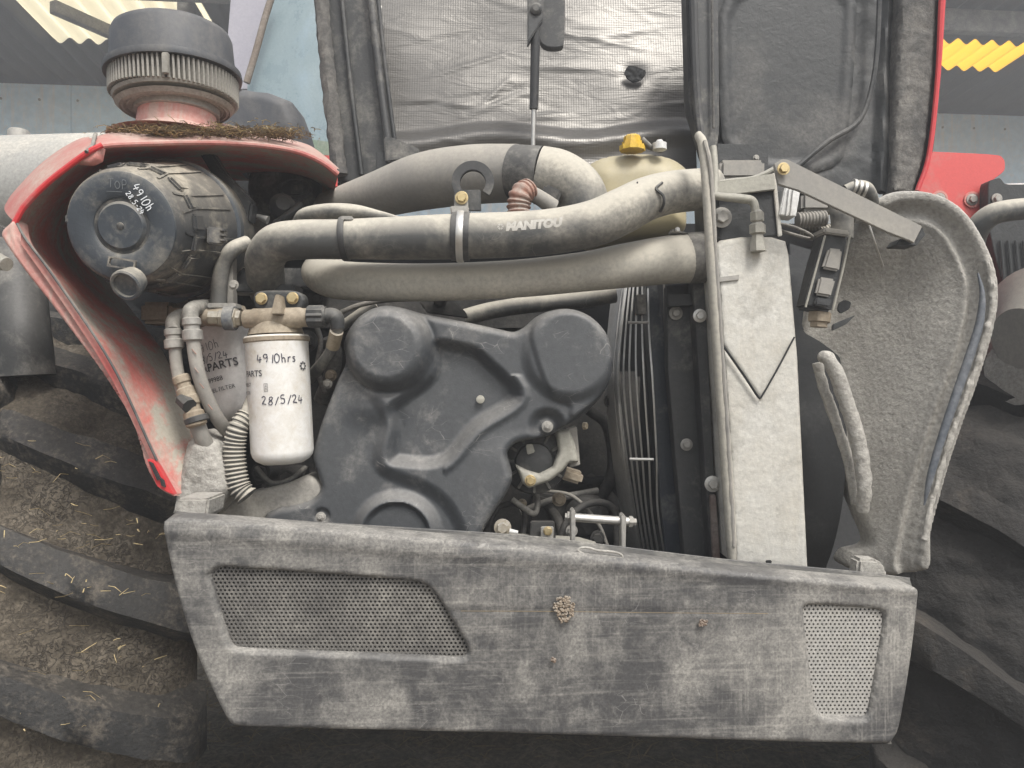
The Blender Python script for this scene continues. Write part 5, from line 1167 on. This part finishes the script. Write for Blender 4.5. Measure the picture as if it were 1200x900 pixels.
def clump(name, px, py, d, r, m, label, cat, ell=1.0, n=60):
    b = MB(); rr = random.Random(px)
    for k in range(n):
        a = rr.uniform(0, math.tau); q = r*math.sqrt(rr.random()); x = px+q*math.cos(a); y = py+q*ell*math.sin(a)
        V, Fc = lathe_geo(P(x, y, d), (rr.uniform(-1, 1), -1, rr.uniform(-1, 1)), [(0, .0022*rr.uniform(.5, 1.3)), (.0022, .0018), (.0038*rr.uniform(.6, 1.2), .0004)], 5); b.add(V, Fc)
    return tag(b.build(name, m), label, cat)
clump('mud_clod', 661, 713, .955, 12, mat('brown_clod', (.22, .15, .09), .95, damt=.4, up=.3), 'crumbly brown clod stuck to the middle of the side panel', 'mud', 1.25, 110)
clump('mud_spot', 823, 729, .968, 5, mat('brown_spot', (.18, .11, .07), .95), 'small brown mud spot on the side panel right of the large clod', 'mud', .6, 14)
clump('mud_spot', 647, 773, .955, 3.5, bpy.data.materials['brown_spot'], 'tiny brown mud spot on the side panel below the large clod', 'mud', .6, 8)
tube('rust_scratch', [(540, 716, .948), (650, 716.5, .9555), (760, 718, .9625), (900, 719, .972)], .4, M['straw_d'], sp_, n=5, N=40)

# ================================================================ hood
hd0 = thing('hood', 'raised engine hood with black ribbed inside, foil heat shield and red outer edge', 'hood', P(740, 215, 1.6))
foil_m = bpy.data.materials.new('foil_insulation'); foil_m.use_nodes = True
nn, ll, bb = add_nodes(foil_m)
bb.inputs['Base Color'].default_value = (.3, .29, .27, 1); bb.inputs['Metallic'].default_value = .85; bb.inputs['Roughness'].default_value = .4
tcn = nn.new('ShaderNodeTexCoord')
def N_(scale, det, vec, dist=0):
    x = nn.new('ShaderNodeTexNoise'); x.inputs['Scale'].default_value = scale; x.inputs['Detail'].default_value = det; x.inputs['Distortion'].default_value = dist; ll.new(vec, x.inputs['Vector']); return x.outputs['Fac']
mp = nn.new('ShaderNodeMapping'); mp.inputs['Scale'].default_value = (1.6, 1, 6); mp.inputs['Rotation'].default_value = (0, .12, 0); ll.new(tcn.outputs['Object'], mp.inputs[0])
w1 = N_(7, 8, mp.outputs[0], 1.0)
bmp = nn.new('ShaderNodeBump'); bmp.inputs['Strength'].default_value = .35; bmp.inputs['Distance'].default_value = .006; ll.new(w1, bmp.inputs['Height'])
vw = nn.new('ShaderNodeTexWave'); vw.wave_type = 'BANDS'; vw.bands_direction = 'X'; vw.inputs['Scale'].default_value = 60; ll.new(tcn.outputs['Object'], vw.inputs['Vector'])
vz = nn.new('ShaderNodeTexWave'); vz.wave_type = 'BANDS'; vz.bands_direction = 'Z'; vz.inputs['Scale'].default_value = 60; vz.inputs['Distortion'].default_value = .6; ll.new(tcn.outputs['Object'], vz.inputs['Vector'])
sm_ = nn.new('ShaderNodeMath'); sm_.operation = 'ADD'; ll.new(vw.outputs['Fac'], sm_.inputs[0]); ll.new(vz.outputs['Fac'], sm_.inputs[1])
bm2 = nn.new('ShaderNodeBump'); bm2.inputs['Strength'].default_value = .10; bm2.inputs['Distance'].default_value = .0012; ll.new(sm_.outputs[0], bm2.inputs['Height']); ll.new(bmp.outputs[0], bm2.inputs['Normal']); ll.new(bm2.outputs[0], bb.inputs['Normal'])
dn = N_(5, 6, tcn.outputs['Object']); mr2 = nn.new('ShaderNodeMapRange'); mr2.inputs[1].default_value = .40; mr2.inputs[2].default_value = .75; mr2.inputs[3].default_value = .25; mr2.inputs[4].default_value = .9; ll.new(dn, mr2.inputs[0])
mxc = nn.new('ShaderNodeMix'); mxc.data_type = 'RGBA'; ll.new(mr2.outputs[0], mxc.inputs[0]); mxc.inputs[6].default_value = (.16, .153, .142, 1); mxc.inputs[7].default_value = (.08, .076, .07, 1); ll.new(mxc.outputs[2], bb.inputs['Base Color'])
mr3 = nn.new('ShaderNodeMapRange'); mr3.inputs[3].default_value = .7; mr3.inputs[4].default_value = .35; ll.new(mr2.outputs[0], mr3.inputs[0]); ll.new(mr3.outputs[0], bb.inputs['Metallic'])
def hfoil(X, Y, s):
    z = np.zeros(X.shape)
    rr = np.random.RandomState(3)
    for k in range(46):      # creases
        cx, cy = rr.uniform(450, 800), rr.uniform(0, 175); L = rr.uniform(15, 70); a = rr.normal(0.05, .28); w = rr.uniform(1.6, 4)
        u = (X-cx)*math.cos(a)+(Y-cy)*math.sin(a); v = -(X-cx)*math.sin(a)+(Y-cy)*math.cos(a)
        z += rr.uniform(-.002, .0035)*np.exp(-(u/L)**2)*np.exp(-(v/w)**2)
    z += .003*np.sin(X*.03+Y*.01)*np.sin(Y*.045)
    yb = 158-(X-460)*.012+5*np.sin(X*.03)
    z += .03*sstep(-12, 10, Y-yb)                      # the lower hem turns out towards the light
    z -= .016*sstep(10, 30, Y-yb)
    z -= .008*np.exp(-(((X-743)/12)**2+((Y-86)/9)**2))
    return z
relief('heat_shield', [(444, -30), (812, -30), (812, 140), (815, 215), (560, 215), (470, 200), (458, 150), (447, 60)], lambda X, Y: 1.62-.0004*(Y-100), foil_m, hd0, res=2.5, back=.02, h=hfoil, angle=75)
clp = relief('torn_spot', smooth_poly([(732, 84), (738, 77), (748, 79), (757, 84), (752, 93), (742, 96), (735, 91)], 40), 1.605, M['void'], hd0, res=1.5, back=.004, rough=.003, rscale=120)
prism('left_frame', [(370, -30), (432, -30), (446, 60), (462, 165), (470, 215), (395, 215), (388, 120)], 1.55, 1.62, M['black'], hd0, bev=.006)
for (x0, x1, w, dd, mk) in ((374, 398, 9, 1.535, 'hood_rough'), (398, 424, 3, 1.54, 'hood'), (432, 460, 5, 1.53, 'black'), (440, 468, 2.5, 1.53, 'hood')):
    tube('frame_rib', [(x0, -30, dd), ((x0*.5+x1*.5)-1, 90, dd), (x1, 205, dd)], w, M[mk], hd0, n=10, N=40, lump=.004 if mk == 'hood_rough' else 0)
prism('corner_gusset', [(449, 160), (458, 160), (492, 174), (492, 186), (452, 190)], 1.50, 1.56, M['black'], hd0, bev=.003)
prism('gusset_plate', [(440, 176), (492, 176), (490, 196), (440, 200)], 1.515, 1.53, M['hood'], hd0, bev=.003)
def hh(X, Y, s):
    z = np.zeros(X.shape)
    z += .010*np.exp(-((X-(812+(Y)*.03))/6)**2)+.010*np.exp(-((X-(829+Y*.03))/4)**2)
    z += .018*sstep(1024, 1034, X+0*Y-(Y-100)*-.06)
    z -= .014*np.exp(-((X-(1047-Y*.05))/6)**2)+.012*np.exp(-((X-(1062-Y*.04))/5)**2)
    z += .006*np.sin(Y*.02+X*.01)
    return z
relief('inner_skin', [(804, -30), (1104, -30), (1101, 0), (1096, 90), (1086, 180), (1072, 226), (840, 226), (820, 180), (806, 120)], lambda X, Y: 1.50+0*X, M['hood'], hd0, res=3, back=.02, h=hh, rough=.002, rscale=20)
relief('recessed_panel', chamf([(842, -30), (1006, -30), (1003, 60), (996, 150), (985, 205), (850, 200), (842, 100)]), 1.488, M['hood'], hd0, res=3, back=.010, rnd=.003, rnd_px=8, h=lambda X, Y, s: -.005*sstep(8, 18, s))
relief('foam_edge', [(1058, -30), (1104, -30), (1101, 0), (1096, 90), (1086, 180), (1072, 226), (1046, 226), (1050, 120)], 1.468, M['hood_rough'], hd0, res=2.5, back=.03, rnd=.01, rnd_px=8, rough=.002, rscale=80)
tube('red_edge', [(1107, -30, 1.46), (1104, 0, 1.46), (1099, 90, 1.46), (1089, 180, 1.46), (1075, 224, 1.46)], [4, 4, 3, 3, 3], M['red_bright'], hd0, n=8)
loft('red_skin', [(1108, -30, 1.465), (1104, 0, 1.465), (1099, 90, 1.465), (1089, 180, 1.465), (1075, 226, 1.465)], [(1100, -30, 1.9), (1092, 40, 1.9), (1086, 100, 1.9), (1078, 180, 1.9), (1065, 226, 1.9)], M['red_bright'], hd0, n=30, k=3)
tube('seam_bead', [(1031, -30, 1.475), (1029, 40, 1.475), (1024, 90, 1.475), (1014, 128, 1.475), (1000, 148, 1.475), (970, 166, 1.475), (934, 196, 1.475)], 3, M['hood'], hd0, n=8, N=80)
prism('left_channel', [(804, -30), (842, -30), (844, 150), (836, 205), (820, 160), (808, 120)], 1.44, 1.49, M['black'], hd0, bev=.006)
tube('channel_rib', [(812, -30, 1.43), (814, 60, 1.43), (818, 130, 1.43), (826, 190, 1.42)], 5, M['rubber'], hd0, n=8); tube('channel_rib', [(834, -30, 1.43), (835, 60, 1.43), (836, 150, 1.43)], 1.6, M['hood_rough'], hd0, n=8)
gs_ = thing('gas_strut', 'black gas strut with a bright steel rod holding up the hood', 'gas strut', P(625, 172, 1.45))
tube('cylinder', [(628, 10, 1.42), (627, 70, 1.43), (625.5, 128, 1.44)], [5.5, 5.5, 5], M['rubber'], gs_, n=16)
tube('rod', [(625.5, 126, 1.44), (624.5, 182, 1.45)], 2.6, M['steel'], gs_, n=12)
prism('hinge_bracket', chamf([(632, -30), (662, -30), (662, 50), (658, 56), (636, 55), (630, 40)]), 1.45, 1.47, M['black'], gs_, bev=.003)
prism('latch_plate', [(618, -30), (640, -30), (636, 22), (618, 52)], 1.41, 1.43, M['black'], gs_, bev=.002)
lathe('ball_joint', P(628, 14, 1.42), (0, -1, 0), [(0, .011), (.014, .011), (.018, .006)], M['black'], gs_, n=16)

# ================================================================ behind the mudguard
rp = thing('red_rear_plate', 'bright red body plate with three recessed bolts behind the mudguard', 'plate', P(1130, 520, 1.6))
prism('plate', chamf([(1060, 176), (1172, 181), (1178, 188), (1178, 200), (1160, 214), (1158, 262), (1188, 330), (1180, 420), (1150, 521), (1090, 521), (1070, 300)], .15), 1.62, 1.66, M['pink'], rp, bev=.002)
for (x, y) in ((1101, 233), (1139, 234)):
    lathe('bolt_recess', P(x, y, 1.618), (0, -1, 0), [(0, .017), (.002, .017), (.002, .013), (.0005, .012)], M['red_pale'], rp, n=28); bolt('plate_bolt', x, y, 1.616, 4.6, M['steel_d'], rp, 1.5)
dk = thing('rear_guard', 'dark grey guard plate with a bolt beside the bright red plate', 'guard', P(1185, 330, 1.6))
prism('plate', chamf([(1158, 212), (1172, 208), (1178, 216), (1215, 216), (1215, 350), (1180, 346), (1166, 300), (1158, 262)], .12), 1.58, 1.61, M['hood'], dk, bev=.003)
bolt('guard_bolt', 1168, 233, 1.578, 4.5, M['steel_d'], dk, 1.4)
for k in range(5): tube('guard_ridge', [(1172+9*k, 282, 1.575), (1178+9*k, 346, 1.575)], 1.4, M['hood'], dk, n=6)
tube('pale_rail', [(1160, 222, 1.75), (1230, 220, 1.75)], 6, M['whitep'], dk, n=10)
ep = thing('exhaust_pipe', 'thick dusty pipe bending forward above the grey drum at the rear end', 'pipe', P(1170, 260, 1.3))
tube('pipe', [(1138, 300, 1.40), (1142, 275, 1.36), (1156, 256, 1.34), (1180, 247, 1.33), (1240, 242, 1.33)], [13, 13.5, 13, 12.5, 12.5], M['hose'], ep, n=20)
dm = thing('rear_drum', 'grey drum end above a mud-crusted horizontal tube next to the mudguard', 'drum', P(1190, 480, 1.35))
lathe('drum', P(1250, 385, 1.42), (P(1155, 405, 1.36)-P(1250, 385, 1.42)), [(0, .13), (.06, .125), (.09, .09), (.12, .055)], M['duct'], dm, n=40)
V, Fc = lathe_geo(P(1320, 420, 1.50), P(1155, 440, 1.38)-P(1320, 420, 1.50), [(0, .078), (.08, .078), (.16, .074), (.20, .07), (.23, .066), (.30, .060)], 40)
for i in range(len(V)): V[i] = V[i]+Vector((0, -1, .3))*(.007*mn.noise(V[i]*45))
mesh('crusted_tube', V, Fc, M['encrust'], dm)
pr = prism('red_sill', [(1118, 478), (1160, 475), (1152, 522), (1112, 521)], 1.55, 1.6, M['red_pale'], rp)
lm = thing('left_bracket', 'dark grey cast arm reaching in from the side in front of the left tyre', 'arm', P(0, 315, .95))
tube('arm', [(-30, 300, 1.0), (-10, 304, .99), (8, 310, .98)], [12, 11, 8], M['cast_grey'], lm, n=14)
wl = thing('wheel_arch_liner', 'dusty dark liner and suspension leg behind the front tyre and red bodywork', 'wheel arch liner', P(60, 420, 1.3))
relief('liner', [(-30, 250), (10, 270), (60, 345), (110, 420), (170, 540), (200, 590), (190, 700), (60, 700), (-30, 500)], 1.60, M['engine'], wl, res=5, back=.03, h=lambda X, Y, s: .0*X, rough=.006, rscale=15)
tube('leg', [(12, 290, 1.35), (20, 340, 1.33), (26, 390, 1.3), (30, 440, 1.3)], [26, 30, 30, 32], M['black'], wl, n=20)
